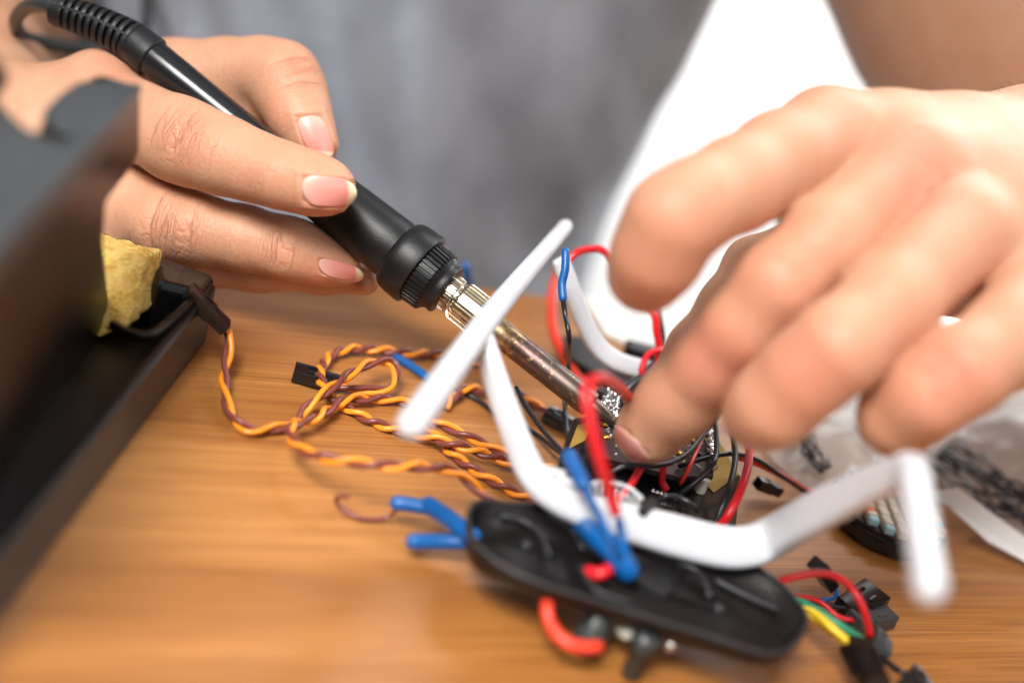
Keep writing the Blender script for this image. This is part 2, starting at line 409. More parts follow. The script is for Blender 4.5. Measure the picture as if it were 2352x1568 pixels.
def sweep_fixed(C, w, h, up, mb=None, rnd=0.25, caps=True):
    """rounded-rectangle section; h measured along `up`, w across; w,h scalars or arrays"""
    C = np.asarray(C, float); n = len(C)
    w = np.full(n, w, float) if np.isscalar(w) else np.asarray(w, float)
    h = np.full(n, h, float) if np.isscalar(h) else np.asarray(h, float)
    Tn = np.gradient(C, axis=0); Tn /= np.linalg.norm(Tn, axis=1)[:, None]
    up = np.array(up, float)
    prof = []
    for cx, cy, a0 in ((1, 1, 0), (-1, 1, 90), (-1, -1, 180), (1, -1, 270)):
        for t in (0, 30, 60, 90):
            a = math.radians(a0 + t); prof.append((cx, cy, math.cos(a), math.sin(a)))
    seg = len(prof); v = []; f = []
    for i in range(n):
        side = np.cross(Tn[i], up); side /= np.linalg.norm(side); u = np.cross(side, Tn[i])
        rr = rnd * min(w[i], h[i])
        for cx, cy, ca, sa in prof:
            v.append(C[i] + side * (cx * (w[i] / 2 - rr) + ca * rr) + u * (cy * (h[i] / 2 - rr) + sa * rr))
    for i in range(n - 1):
        for k in range(seg):
            k2 = (k + 1) % seg; f.append([i * seg + k, i * seg + k2, (i + 1) * seg + k2, (i + 1) * seg + k])
    if caps: f.append(list(range(seg))[::-1]); f.append([(n - 1) * seg + k for k in range(seg)])
    if mb is None: mb = MB()
    mb.add(v, f); return mb
def lathe(A, B, prof, seg=48, mb=None, knurl=None):
    """prof: list of (t, r) with t in 0..1 from A to B; knurl: (count, depth)"""
    A = np.array(A, float); B = np.array(B, float); ax = (B - A) / np.linalg.norm(B - A)
    n1 = np.cross(ax, [0, 0, 1] if abs(ax[2]) < 0.95 else [1, 0, 0]); n1 /= np.linalg.norm(n1); n2 = np.cross(ax, n1)
    v = []; f = []; al = []
    for t, r in prof:
        for k in range(seg):
            a = 2 * math.pi * k / seg
            rr = r
            if knurl and r > knurl[2]:
                rr = r - knurl[1] * (0.5 + 0.5 * math.copysign(1, math.sin(a * knurl[0]))) if False else r - knurl[1] * (1 if (k * knurl[0] * 2 // seg) % 2 else 0)
            v.append(A + (B - A) * t + rr * (math.cos(a) * n1 + math.sin(a) * n2)); al.append(t)
    n = len(prof)
    for i in range(n - 1):
        for k in range(seg):
            k2 = (k + 1) % seg; f.append([i * seg + k, (i + 1) * seg + k, (i + 1) * seg + k2, i * seg + k2])
    f.append(list(range(seg))); f.append([(n - 1) * seg + k for k in range(seg)][::-1])
    if mb is None: mb = MB()
    mb.add(v, f, al); return mb
def prism(top, depth_vec, mb=None):
    """closed prism: polygon top (list of Vector) and its copy moved by depth_vec"""
    top = [Vector(p) for p in top]; n = len(top); dv = Vector(depth_vec)
    v = top + [p + dv for p in top]
    f = [list(range(n)), list(range(n, 2 * n))[::-1]] + [[i, i + n, (i + 1) % n + n, (i + 1) % n] for i in range(n)]
    bm = bmesh.new(); bv = [bm.verts.new(p) for p in v]
    for q in f: bm.faces.new([bv[i] for i in q])
    bmesh.ops.recalc_face_normals(bm, faces=bm.faces); bm.verts.index_update()
    f = [[w.index for w in q.verts] for q in bm.faces]; bm.free()
    if mb is None: mb = MB()
    mb.add(v, f); return mb
def box(c, size, rot=(0, 0, 0), mb=None):
    from mathutils import Euler
    Rm = Euler([math.radians(a) for a in rot]).to_matrix(); c = Vector(c)
    hx, hy, hz = size[0] / 2, size[1] / 2, size[2] / 2
    v = [c + Rm @ Vector((x * hx, y * hy, z * hz)) for z in (-1, 1) for x, y in ((-1, -1), (1, -1), (1, 1), (-1, 1))]
    f = [[3, 2, 1, 0], [4, 5, 6, 7], [0, 1, 5, 4], [1, 2, 6, 5], [2, 3, 7, 6], [3, 0, 4, 7]]
    if mb is None: mb = MB()
    mb.add(v, f); return mb
def bar_between(a, b, w, h, up=(0, 0, 1), mb=None):
    """rectangular block from a to b"""
    return sweep_fixed([np.array(a), (np.array(a) + np.array(b)) / 2, np.array(b)], w, h, up, mb, rnd=0.08)
def blob(c, r, seed=0, mb=None, squash=(1, 1, 1), amp=0.25, n=2):
    bm = bmesh.new(); bmesh.ops.create_icosphere(bm, subdivisions=n, radius=1.0)
    v = []
    for w in bm.verts:
        k = 1 + amp * mnoise.noise(w.co * 1.7 + Vector((seed * 3.1, seed, 0)))
        v.append(Vector(c) + Vector((w.co.x * squash[0], w.co.y * squash[1], w.co.z * squash[2])) * r * k)
    bm.verts.index_update(); f = [[w.index for w in q.verts] for q in bm.faces]; bm.free()
    if mb is None: mb = MB()
    mb.add(v, f); return mb

# ------------------------------------------------------------------ the setting
# table top: one slab
E0 = T(1093, 655, 0); E1 = T(1257, 675, 0); ED = (E1 - E0).normalized(); EN = Vector((ED.y, -ED.x, 0))   # far edge, and the way to the camera
TANG = math.degrees(math.atan2(ED.y, ED.x))
tc_ = E0 + ED * 5 + EN * 33
tb = MB(); box((tc_.x, tc_.y, -1.25), (150, 66, 2.5), (0, 0, TANG), tb)
table = tb.build('table', 'wood', None, smooth=False, origin=(0, 10, -2.5)); bevel(table, 0.25, 3)
tag(table, 'orange-brown stained wooden table top with fine straight grain', 'table')
wl = MB(); box((0, 150, 20), (500, 4, 240), mb=wl)
wall = wl.build('wall', 'wall', None, smooth=False); wall['kind'] = 'structure'
fl = MB(); box((0, 60, -76), (500, 400, 4), mb=fl)
floor = fl.build('floor', 'floor', None, smooth=False); floor['kind'] = 'structure'

# ------------------------------------------------------------------ person: smooth-union distance field -> surface nets
def smin(a, b, k):
    h = np.maximum(k - np.abs(a - b), 0) / k
    return np.minimum(a, b) - h * h * k * 0.25
class Field:
    def __init__(s, bones_groups, step):
        """bones_groups: dict name -> (k, [chain of (Vector, r)])"""
        s.g = bones_groups; s.h = step
        allp = [(p, r) for k, ch, *_ in s.g.values() for c in ch for p, r in c]
        s.lo = np.min([np.array(p) - r for p, r in allp], axis=0) - 0.5
        s.hi = np.max([np.array(p) + r for p, r in allp], axis=0) + 0.5
    @staticmethod
    def cone(X, a, ra, b, rb):
        a = np.array(a); b = np.array(b); ba = b - a; L2 = ba @ ba
        t = np.clip(((X - a) @ ba) / L2, 0, 1)
        return np.linalg.norm(X - a - t[..., None] * ba, axis=-1) - (ra + (rb - ra) * t)
def surface_nets(D, lo, h):
    nx, ny, nz = D.shape
    sgn = D < 0
    cell = np.zeros((nx - 1, ny - 1, nz - 1), bool); cnt = np.zeros(cell.shape, np.int8)
    for i in (0, 1):
        for j in (0, 1):
            for k in (0, 1):
                cnt += sgn[i:nx - 1 + i, j:ny - 1 + j, k:nz - 1 + k]
    cell = (cnt > 0) & (cnt < 8)
    idx = np.argwhere(cell)
    lut = -np.ones(cell.shape, np.int64); lut[tuple(idx.T)] = np.arange(len(idx))
    acc = np.zeros((len(idx), 3)); num = np.zeros(len(idx))
    corners = [(i, j, k) for i in (0, 1) for j in (0, 1) for k in (0, 1)]
    for a in range(8):
        for b in range(a + 1, 8):
            ca, cb = corners[a], corners[b]
            if sum(abs(x - y) for x, y in zip(ca, cb)) != 1: continue
            da = D[tuple((idx + ca).T)]; db = D[tuple((idx + cb).T)]
            m = (da < 0) != (db < 0)
            t = np.where(m, da / np.where(m, da - db, 1), 0)
            p = np.array(ca) + t[:, None] * (np.array(cb) - np.array(ca))
            acc += np.where(m[:, None], p, 0); num += m
    V = lo + (idx + acc / num[:, None]) * h
    F = []
    for ax in range(3):
        o1, o2 = (ax + 1) % 3, (ax + 2) % 3
        sl0 = [slice(None)] * 3; sl1 = [slice(None)] * 3; sl0[ax] = slice(0, -1); sl1[ax] = slice(1, None)
        A = sgn[tuple(sl0)]; B = sgn[tuple(sl1)]
        e = np.argwhere(A != B)
        ok = (e[:, o1] > 0) & (e[:, o2] > 0) & (e[:, o1] < D.shape[o1] - 1) & (e[:, o2] < D.shape[o2] - 1)
        e = e[ok]
        def L(d1, d2):
            q = e.copy(); q[:, o1] -= d1; q[:, o2] -= d2
            return lut[tuple(q.T)]
        q = np.stack([L(1, 1), L(0, 1), L(0, 0), L(1, 0)], axis=1)
        flip = ~A[tuple(e.T)]
        q[flip] = q[flip][:, ::-1]
        F.append(q)
    F = np.vstack(F); F = F[(F >= 0).all(axis=1)]
    return V, F
def build_field(fingers, palm, step, kf=0.10, kp=0.55, kchain=0.25, lo=None, hi=None, kpalm=0.9):
    allp = [(p, r) for c in fingers + palm for p, r in c]
    if lo is None: lo = np.min([np.array(p) - r for p, r in allp], axis=0) - 0.3
    if hi is None: hi = np.max([np.array(p) + r for p, r in allp], axis=0) + 0.3
    n = np.ceil((hi - lo) / step).astype(int) + 1
    def field(chains, kc, kj):
        D = np.full(tuple(n), 9.0, np.float32)
        for c in chains:
            Dc = np.full(tuple(n), 9.0, np.float32)
            for (a, ra), (b, rb) in zip(c[:-1], c[1:]):
                a = np.array(a); b = np.array(b); m = max(ra, rb) + 1.2
                i0 = np.maximum(((np.minimum(a, b) - m - lo) / step).astype(int), 0)
                i1 = np.minimum(((np.maximum(a, b) + m - lo) / step).astype(int) + 2, n)
                if (i1 <= i0).any(): continue
                g = [lo[q] + np.arange(i0[q], i1[q]) * step for q in range(3)]
                ba = b - a; L2 = ba @ ba
                X = (g[0] - a[0])[:, None, None]; Y = (g[1] - a[1])[None, :, None]; Z = (g[2] - a[2])[None, None, :]
                t = np.clip((X * ba[0] + Y * ba[1] + Z * ba[2]) / L2, 0, 1)
                d = np.sqrt((X - t * ba[0]) ** 2 + (Y - t * ba[1]) ** 2 + (Z - t * ba[2]) ** 2) - (ra + (rb - ra) * t)
                s = tuple(slice(i0[q], i1[q]) for q in range(3))
                Dc[s] = smin(Dc[s], d.astype(np.float32), kc)
            D = smin(D, Dc, kj)
        return D
    DF = field(fingers, kchain, kf); DP = field(palm, kpalm, kpalm)
    D = smin(DF, DP, kp)
    return D, lo, n
def sample_field(D, lo, step, X):
    q = (X - lo) / step; i = np.clip(np.floor(q).astype(int), 0, np.array(D.shape) - 2); f = np.clip(q - i, 0, 1)
    out = 0
    for a in (0, 1):
        for b in (0, 1):
            for c in (0, 1):
                w = (f[:, 0] if a else 1 - f[:, 0]) * (f[:, 1] if b else 1 - f[:, 1]) * (f[:, 2] if c else 1 - f[:, 2])
                out = out + w * D[i[:, 0] + a, i[:, 1] + b, i[:, 2] + c]
    return out
def chain(lst): return [(np.array(P(x, y, d)), R(r, d)) for x, y, r, d in lst]

def trace(D, lo, step, pxs, pys, d0, d1):
    """depth at which the ray through each pixel enters the surface (nan if it misses)"""
    out = np.full(len(pxs), np.nan)
    ds = np.arange(d0, d1, 0.03)
    for i, (x, y) in enumerate(zip(pxs, pys)):
        A = np.array([P(x, y, d) for d in ds]); v = sample_field(D, lo, step, A)
        k = np.argmax(v < 0)
        if v[k] < 0:
            out[i] = ds[k] - (0.03 * (-v[k]) / (v[k - 1] - v[k]) if k > 0 else 0)
    return out

def hand_mesh(fingers, palm, step, joints, nails, extra=None, **kw):
    """returns verts, faces, attrs and nail meshes. joints: list of (px,py,d,radius_cm,strength, redness); nails: list of 4-corner pixel quads"""
    D, lo, n = build_field(fingers, palm, step, **kw)
    V, F = surface_nets(D, lo, step)
    # project on the field and relax
    for _ in range(2):
        e = step
        g = np.stack([sample_field(D, lo, step, V + np.eye(3)[q] * e) - sample_field(D, lo, step, V - np.eye(3)[q] * e) for q in range(3)], 1)
        g /= np.linalg.norm(g, axis=1)[:, None] + 1e-9
        V = V - g * sample_field(D, lo, step, V)[:, None] * 0.8
    nrm = g
    # axial coordinate from nearest finger bone
    best = np.full(len(V), 99.0); axial = np.zeros(len(V))
    for c in fingers:
        s0 = 0.0
        for (a, ra), (b, rb) in zip(c[:-1], c[1:]):
            ba = b - a; L = np.linalg.norm(ba)
            t = ((V - a) @ ba) / L ** 2; tc = np.clip(t, 0, 1)
            d = np.linalg.norm(V - a - tc[:, None] * ba, axis=1) - (ra + (rb - ra) * tc)
            m = d < best; best[m] = d[m]; axial[m] = s0 + tc[m] * L
            s0 += L
    wr = np.full(len(V), 0.13); red = np.zeros(len(V))
    for px, py, d, rad, st, rd in joints:
        dist = np.linalg.norm(V - np.array(P(px, py, d)), axis=1)
        w = np.exp(-(dist / rad) ** 2)
        wr = np.maximum(wr, st * w); red = np.maximum(red, rd * np.exp(-(dist / (rad * 1.3)) ** 2))
    nm = []
    for (bl, br, tl, tr, d0, d1, bulge) in nails:
        # base-left, base-right, tip-left, tip-right pixel corners; rows run base -> tip
        ns, nt = 22, 16
        pts = []
        for i in range(ns + 1):
            s = i / ns
            for j in range(nt + 1):
                t = j / nt
                # rounded outline
                q = 1 - (2 * s - 1) ** 4 * (0.34 if s < 0.5 else 0.30)
                tt = 0.5 + (t - 0.5) * q
                a = np.array(bl) * (1 - tt) + np.array(br) * tt; b = np.array(tl) * (1 - tt) + np.array(tr) * tt
                bs = s + (-bulge * (1 - (2 * t - 1) ** 2) * (1 - s) * 0.7 + bulge * (1 - (2 * t - 1) ** 2) * s)
                pts.append(a + (b - a) * bs)
        pts = np.array(pts)
        dd = trace(D, lo, step, pts[:, 0], pts[:, 1], d0, d1).reshape(ns + 1, nt + 1)
        # smooth quadratic fit of the depth so the plate is even and reaches past the fingertip
        S_, T_ = np.meshgrid(np.linspace(0, 1, ns + 1), np.linspace(-1, 1, nt + 1), indexing='ij')
        ok = ~np.isnan(dd) & (S_ < 0.8) & (np.abs(T_) < 0.9)
        A = np.stack([np.ones_like(S_), S_, T_, S_ * T_, T_ ** 2, S_ ** 2 * 0.5], -1)
        co, *_ = np.linalg.lstsq(A[ok], dd[ok], rcond=None)
        fit = A @ co
        q3 = np.array([P(x, y, d) for (x, y), d in zip(pts, fit.ravel() - 0.02)])
        G = q3.reshape(ns + 1, nt + 1, 3)
        du = np.gradient(G, axis=0); dv = np.gradient(G, axis=1); nn = np.cross(du, dv); nn /= np.linalg.norm(nn, axis=2)[..., None]
        view = q3.mean(0) - np.array([0, 0, CH])
        if (nn.mean((0, 1)) @ view) > 0: nn = -nn
        top = G; bot = G - nn * 0.045
        v = np.vstack([top.reshape(-1, 3), bot.reshape(-1, 3)]); K = (ns + 1) * (nt + 1)
        f = []
        for i in range(ns):
            for j in range(nt):
                a = i * (nt + 1) + j; qd = [a, a + 1, a + nt + 2, a + nt + 1]
                f.append(qd); f.append([x + K for x in qd[::-1]])
        rim = [j for j in range(nt + 1)] + [i * (nt + 1) + nt for i in range(1, ns + 1)] + [ns * (nt + 1) + j for j in range(nt - 1, -1, -1)] + [i * (nt + 1) for i in range(ns - 1, 0, -1)]
        for a, b in zip(rim, rim[1:] + rim[:1]): f.append([a, a + K, b + K, b])
        al = np.concatenate([S_.ravel(), S_.ravel()])
        nm.append((v, f, al))
        # sink the flesh under the plate, raise a fold round it
        near = np.linalg.norm(V - q3.mean(0), axis=1) < 1.4
        ids = np.where(near)[0]
        if len(ids):
            X, Y, dv_ = px_of(V[ids])
            bl_, br_, tl_, tr_ = map(np.array, (bl, br, tl, tr))
            c0 = (bl_ + br_) / 2; c1 = (tl_ + tr_) / 2; ax_ = c1 - c0; La = np.linalg.norm(ax_); ax_ = ax_ / La
            wd = (np.linalg.norm(br_ - bl_) + np.linalg.norm(tr_ - tl_)) / 4
            sd = (br_ - bl_); sd = sd / np.linalg.norm(sd)
            Q = np.stack([X, Y], 1) - c0
            # solve in the skewed basis (ax, side)
            Mx = np.array([ax_ * La, sd * wd]).T; st = np.linalg.solve(Mx, Q.T).T
            s, t = st[:, 0], st[:, 1]
            facing = (nrm[ids] @ (view / np.linalg.norm(view))) < -0.1
            inside = np.clip(1 - np.maximum(np.abs(t) - 0.80, 0) / 0.15, 0, 1) * np.clip((s + 0.12) / 0.12, 0, 1) * (s < 1.3)
            rr = np.maximum(np.abs(t), np.abs((s - 0.5) / 0.55))
            fold = np.exp(-((rr - 1.12) / 0.13) ** 2) * (s < 0.85)
            V[ids] += nrm[ids] * (facing * (fold * 0.025 - inside * 0.05))[:, None]
    return V, F, dict(axial=axial, wrink=wr, red=red), nm, (D, lo)

# --- hand holding the iron (left of the picture)
LF = [
 chain([(225,235,92,35.0),(410,320,93,33.5),(455,338,88,33.2),(520,360,84,32.9),(590,385,75,32.6),(655,405,71,32.3),(720,423,66,32.1),(757,432,60,32.05)]),
 chain([(250,440,92,35.4),(385,512,88,34.3),(455,528,78,34.0),(560,547,71,33.9),(655,568,66,33.9),(700,580,60,34.0),(750,597,53,34.1),(789,611,43,34.2)]),
 chain([(290,540,88,35.2),(450,585,74,34.9),(600,602,64,34.9),(740,620,52,35.0),(838,642,36,35.0)]),
 chain([(400,190,92,36.6),(520,172,80,36.2),(600,165,75,35.8),(650,180,80,35.5),(672,225,76,35.3),(692,272,66,35.0),(718,318,50,34.8),(733,336,40,34.7)]),
]
LP = [
 chain([(232,212,96,35.4),(130,330,150,35.8),(20,340,165,36.2)]),
 chain([(250,440,96,35.2),(130,380,150,35.6)]),
 chain([(400,190,90,36.6),(300,260,110,36.6),(120,330,150,36.2)]),
 chain([(585,275,52,36.2),(500,250,66,36.6),(330,250,95,37.2)]),
 chain([(290,540,92,35.3),(120,420,140,35.2)]),
 chain([(20,340,165,36.2),(-130,190,240,40.5),(-330,90,275,45.0)]),
]
LJ = [(395,300,32.0,0.75,1.0,0.35),(365,525,32.8,0.85,1.0,0.3),(600,420,32.0,0.5,0.5,0.25),(640,570,33.2,0.45,0.8,0.2),
      (690,160,34.6,0.7,0.6,0.3),(750,470,32,0.7,0.12,0.45),(745,640,33.6,0.5,0.12,0.5),(735,350,34.3,0.6,0.1,0.35),
      (300,160,34.6,0.9,0.25,0.3),(640,260,34.6,0.5,0.15,0.35),(450,340,32.3,0.8,0.3,0.1)]
LN = [((697,398),(703,474),(812,413),(806,478),31.0,33.5,0.10),      # index nail
      ((735,590),(741,632),(826,612),(826,652),33.0,35.5,0.10),      # middle nail
      ((676,272),(745,268),(706,352),(774,362),33.6,36.5,0.06)]      # thumb nail
Vl, Fl, Al, Nl, DL = hand_mesh(LF, LP, 0.062, LJ, LN, kf=0.07, kp=0.5, kchain=0.35)

# --- hand steadying the frame (right of the picture)
RF = [
 chain([(1900,320,116,29.6),(1790,372,112,28.6),(1690,425,107,27.8),(1600,470,105,27.2),(1545,505,106,27.0),(1510,580,102,27.4),(1485,628,92,27.9)]),
 chain([(2100,400,120,29.2),(1900,555,104,28.1),(1790,655,102,27.9),(1710,750,94,28.3),(1640,830,90,29.0),(1560,915,88,29.9),(1497,982,82,30.6)]),
 chain([(2200,540,120,28.4),(2040,700,106,26.9),(1925,800,106,26.4),(1850,860,100,26.7),(1780,925,96,27.2),(1748,948,90,27.6)]),
 chain([(2420,640,118,28.6),(2330,775,112,27.0),(2215,850,102,26.4),(2130,905,96,26.5),(2065,955,98,27.1)]),
 chain([(2140,590,120,32.5),(1900,560,90,32.3),(1728,612,62,32.2),(1670,700,60,31.9),(1592,800,56,31.6),(1530,890,50,31.3)]),
]
RP = [
 chain([(1900,320,112,29.7),(2050,352,124,30.3),(2200,380,148,31.2),(2400,430,220,32.4)]),
 chain([(2100,400,118,29.2),(2400,500,200,31.0)]),
 chain([(2200,540,120,28.7),(2450,600,220,30.6)]),
 chain([(2420,640,125,28.9),(2560,650,200,30.4)]),
 chain([(2140,590,130,32.0),(2400,560,200,32.5)]),
 chain([(2380,470,262,32.8),(2600,520,300,33.6),(3000,560,330,35.0)]),
]
RJ = [(1560,470,26.0,0.9,0.4,0.35),(1480,640,27,1.0,0.1,0.3),(1640,820,28.1,0.7,0.6,0.75),(1800,640,26.9,1.0,0.5,0.3),(1850,850,25.9,0.8,0.5,0.6),(1700,400,26.8,1.2,0.2,0.15),
      (2180,860,25.6,0.9,0.5,0.6),(2110,400,28.0,1.0,0.4,0.55),(1890,270,28.6,1.2,0.3,0.2),(2210,540,27.3,1.2,0.2,0.2),(1460,1020,28.6,0.8,0.1,0.3)]
RN = [((1416,968),(1500,1052),(1406,1010),(1455,1066),28.0,32.5,0.05)]
Vr, Fr, Ar, Nr, DR = hand_mesh(RF, RP, 0.085, RJ, RN, kf=0.05, kp=0.42, kchain=0.32)

# --- upper arms and trunk (all one body mesh)
def coarse(chains, step, k=2.0):
    D, lo, n = build_field([chains[0]], chains[1:], step, kf=k, kp=k, kchain=k, kpalm=k)
    V, F = surface_nets(D, lo, step); return V, F
def A_(x, y, z, r): return (np.array((x, y, z), float), r)
elL = np.array(P(-330, 90, 45.0)); elR = np.array(P(3000, 560, 35.0))
armL = [(elL, R(275, 45.0)), (np.array(P(-110, -60, 46)), 3.9), (np.array(P(-60, -320, 48)), 4.2), A_(-20, 55, 30, 4.8)]
armR = [(elR, R(330, 35.0)), (np.array(P(2700, 520, 46)), 4.3), (np.array(P(2290, 20, 48)), 4.6), (np.array(P(2000, -420, 52)), 5.0), A_(10, 57, 32, 5.0)]
Vt, Ft = coarse([armL, armR, [A_(-9.5, 57, -20, 8.5), A_(-9.5, 58, 34, 9)], [A_(-20, 57, 30, 5), A_(4, 58, 33, 5)]], 0.8)
nv = 0; VV = []; FF = []; at = {'axial': [], 'wrink': [], 'red': []}
for v_, f_, a_ in ((Vl, Fl, Al), (Vr, Fr, Ar), (Vt, Ft, dict(axial=np.zeros(len(Vt)), wrink=np.zeros(len(Vt)), red=np.zeros(len(Vt))))):
    VV.append(v_); FF.append(f_ + nv); nv += len(v_)
    for q in at: at[q].append(a_[q])
person = mesh_obj('person', np.vstack(VV), np.vstack(FF).tolist(), 'skin', None, True, origin=(-8, 50, -5), attrs={q: np.concatenate(at[q]) for q in at})
tag(person, 'person in a grey shirt soldering, seen from hands to belly', 'person')
for v_, f_, al in Nl + Nr:
    mesh_obj('fingernail', v_, f_, 'nail', person, True, attrs={'along': al})

# --- grey shirt
def shirt():
    nu, nvv = 260, 150; v = []; f = []
    for j in range(nvv):
        z = -16 + 50 * j / (nvv - 1)
        for i in range(nu):
            a = math.radians(-200 + 220 * i / (nu - 1))
            flare = 1 + 0.002 * (z + 3)
            rx = 12.0 * flare; ry = 12.0
            x = -9.45 - 0.04 * z; y = 55.5
            w = math.cos(a) * rx
            fold = 0.0
            q = Vector((w * 0.16 + z * 0.035, z * 0.045, 1.3))
            fold += 1.5 * mnoise.noise(q * 1.3) + 1.3 * mnoise.noise(Vector((w * 0.30 + z * 0.13, z * 0.10, 4.0)))
            fold += 0.35 * mnoise.noise(Vector((w * 0.62 + z * 0.3, z * 0.22, 9.0)))
            v.append((x + math.cos(a) * (rx + fold * 0.5), y + math.sin(a) * (ry + fold * 1.2), z))
    for j in range(nvv - 1):
        for i in range(nu - 1):
            a = j * nu + i; f.append([a, a + 1, a + nu + 1, a + nu])
    o = mesh_obj('shirt', v, f, 'shirt', person, True)
    md = o.modifiers.new('solid', 'SOLIDIFY'); md.thickness = 0.12 * S; md.offset = 1
    return o
shirt()

# ------------------------------------------------------------------ soldering iron
def iron():
    def dep(x): return 34.6 + (x - 343) * (33.0 - 34.6) / (1400 - 343)
    def ax(x): return P(x, 127 + (x - 343) * 0.791, dep(x))
    A = ax(343); B = ax(1400); L = (B - A).length
    def tt(x): return (ax(x) - A).length / L * (1 if x >= 343 else -1)
    def rr(w, x): return w / 2 * dep(x) / FP
    root = empty('soldering_iron', (ax(1400).x, ax(1400).y, 0), 'black soldering iron held by the hand at left, steel barrel reaching to the circuit board', 'soldering iron')
    def seg(name, mat, prof, knurl=None, sg=64, sm=True, ang=30):
        o = lathe(A, B, [(tt(x), rr(w, x)) for x, w in prof], sg, knurl=knurl).build(name, mat, root, sm)
        return autosmooth(o, ang)
    seg('shaft', 'shaft', [(330,60),(336,84),(345,86),(420,84),(520,78),(620,76),(680,80),(700,80)])
    seg('grip', 'rubber', [(655,84),(668,104),(690,118),(740,132),(800,140),(870,144),(905,147),(915,140),(920,140)], ang=40)
    o = seg('collar', 'rubber', [(912,140),(915,160),(922,172),(932,178),(962,182),(968,178),(970,160),(970,150)], ang=50)
    seg('knurled_ring', 'rubber', [(966,156),(968,160),(1000,155),(1003,150),(1004,140)], knurl=(40, rr(10, 980), rr(100, 980)), sg=320, ang=25)
    seg('front_sleeve', 'rubber', [(1000,144),(1006,138),(1010,128),(1016,122),(1022,126),(1026,122),(1027,100),(1027,60)], ang=50)
    seg('inner_ring', 'nickel', [(1024,86),(1028,86),(1034,88),(1044,88),(1046,80),(1047,74)], knurl=(36, rr(12, 1030), rr(70, 1030)), sg=288, ang=25)
    seg('inner_collar', 'nickel', [(1045,76),(1047,78),(1056,78),(1058,74)], ang=50)
    seg('barrel_nut', 'nickel', [(1050,80),(1053,90),(1058,97),(1108,98),(1114,90),(1116,70)], knurl=(30, rr(15, 1080), rr(88, 1080)), sg=240, ang=25)
    seg('barrel', 'barrel', [(1100,60),(1105,64),(1140,66),(1180,65),(1240,64),(1300,64),(1350,64),(1357,60),(1360,40)], ang=50)
    o = seg('tip', 'barrel', [(1352,40),(1360,42),(1378,40),(1392,30),(1408,16),(1413,8),(1414,2)], ang=50)
    # strain relief: ribbed sleeve with long slots
    path = spline([ax(352)] + [ax(338)] + [P(300,93,34.7), P(240,62,34.8), P(180,38,34.9), P(128,22,35.0)], 0.04)
    n = len(path); Ls = np.concatenate([[0], np.cumsum(np.linalg.norm(np.diff(path, axis=0), axis=1))]); Lt = Ls[-1]
    mb = MB()
    rad = [rr(98, 343) * (1 - 0.24 * l / Lt) for l in Ls]
    tube(path, [r * 0.66 for r in rad], 24, mb=mb)
    # solid sleeve end
    k0 = next(i for i, l in enumerate(Ls) if l > 0.62)
    e0 = path[:k0 + 1]; re = [rad[i] * (0.93 if i in (0, k0) else 1.0) for i in range(k0 + 1)]
    tube(e0, re, 40, mb=mb)
    Tn, Ns, Bs = frames(path)
    s = 0.72
    while s < Lt - 0.3:
        i = min(range(n), key=lambda q: abs(Ls[q] - s))
        c, r = path[i], rad[i]
        ring = []; m = 36; w = 0.062
        for k in range(m):
            a = 2 * math.pi * k / m
            dirr = math.cos(a) * Ns[i] + math.sin(a) * Bs[i]
            for (ro, so) in ((0.97, -w), (1.0, -w * 0.5), (1.0, w * 0.5), (0.97, w), (0.62, w), (0.62, -w)):
                ring.append(c + dirr * r * ro + Tn[i] * so)
        fs = [[k * 6 + q, k * 6 + (q + 1) % 6, ((k + 1) % m) * 6 + (q + 1) % 6, ((k + 1) % m) * 6 + q] for k in range(m) for q in range(6)]
        mb.add(ring, fs); s += 0.205
    # lengthwise webs
    for qa in (28, 118, 208, 298):
        a = math.radians(qa); pts = np.array([path[i] + rad[i] * 0.90 * (math.cos(a) * Ns[i] + math.sin(a) * Bs[i]) for i in range(k0, n, 3)])
        tube(pts, 0.055, 8, mb=mb)
    ke = n - 8; tube(path[ke:], [rad[i] * 1.0 for i in range(ke, n)], 40, mb=mb)
    o = mb.build('strain_relief', 'relief', root); autosmooth(o, 40)
    wire('power_cord', [P(140,26,35.0), P(100,12,35.4), P(60,18,36.2), P(36,48,37.2), P(52,82,38.6), P(110,100,39.8), P(190,112,40.6), P(260,110,41.3), P(330,70,43), P(330,-60,46), P(280,-300,50)], 0.185, 'cable', root, seg=16)
iron()

# ------------------------------------------------------------------ twisted servo leads
def zz(x, y, z=0.14):   # the wires were measured in an enlarged view of the photo
    return T(459.4 + x * .35156, 689 + y * .35156, z)
def twisted(name_label, pts, pitch, phase=0.0, r=0.066, gap=1.04, root=None, group='twisted orange and brown leads'):
    C = spline(pts, 0.05)
    L = np.concatenate([[0], np.cumsum(np.linalg.norm(np.diff(C, axis=0), axis=1))])
    Tn = np.gradient(C, axis=0); Tn /= np.linalg.norm(Tn, axis=1)[:, None]
    Nn = np.cross(Tn, [0, 0, 1]); Nn /= np.linalg.norm(Nn, axis=1)[:, None] + 1e-9; Bn = np.cross(Nn, Tn)
    if root is None: root = empty('twisted_wire', (C[0][0], C[0][1], 0), name_label, 'wire', group)
    for q, (nm, mt) in enumerate((('orange_wire', 'orange'), ('brown_wire', 'brown'))):
        wob = np.array([mnoise.noise(Vector((l * 0.7, 3.7 * len(pts), 0))) for l in L])
        th = 2 * math.pi * (L / pitch + 0.12 * wob) + phase + q * math.pi
        D = C + r * gap * (np.cos(th)[:, None] * Nn + np.sin(th)[:, None] * Bn)
        tube(D, r, 10).build(nm, mt, root)
    return root
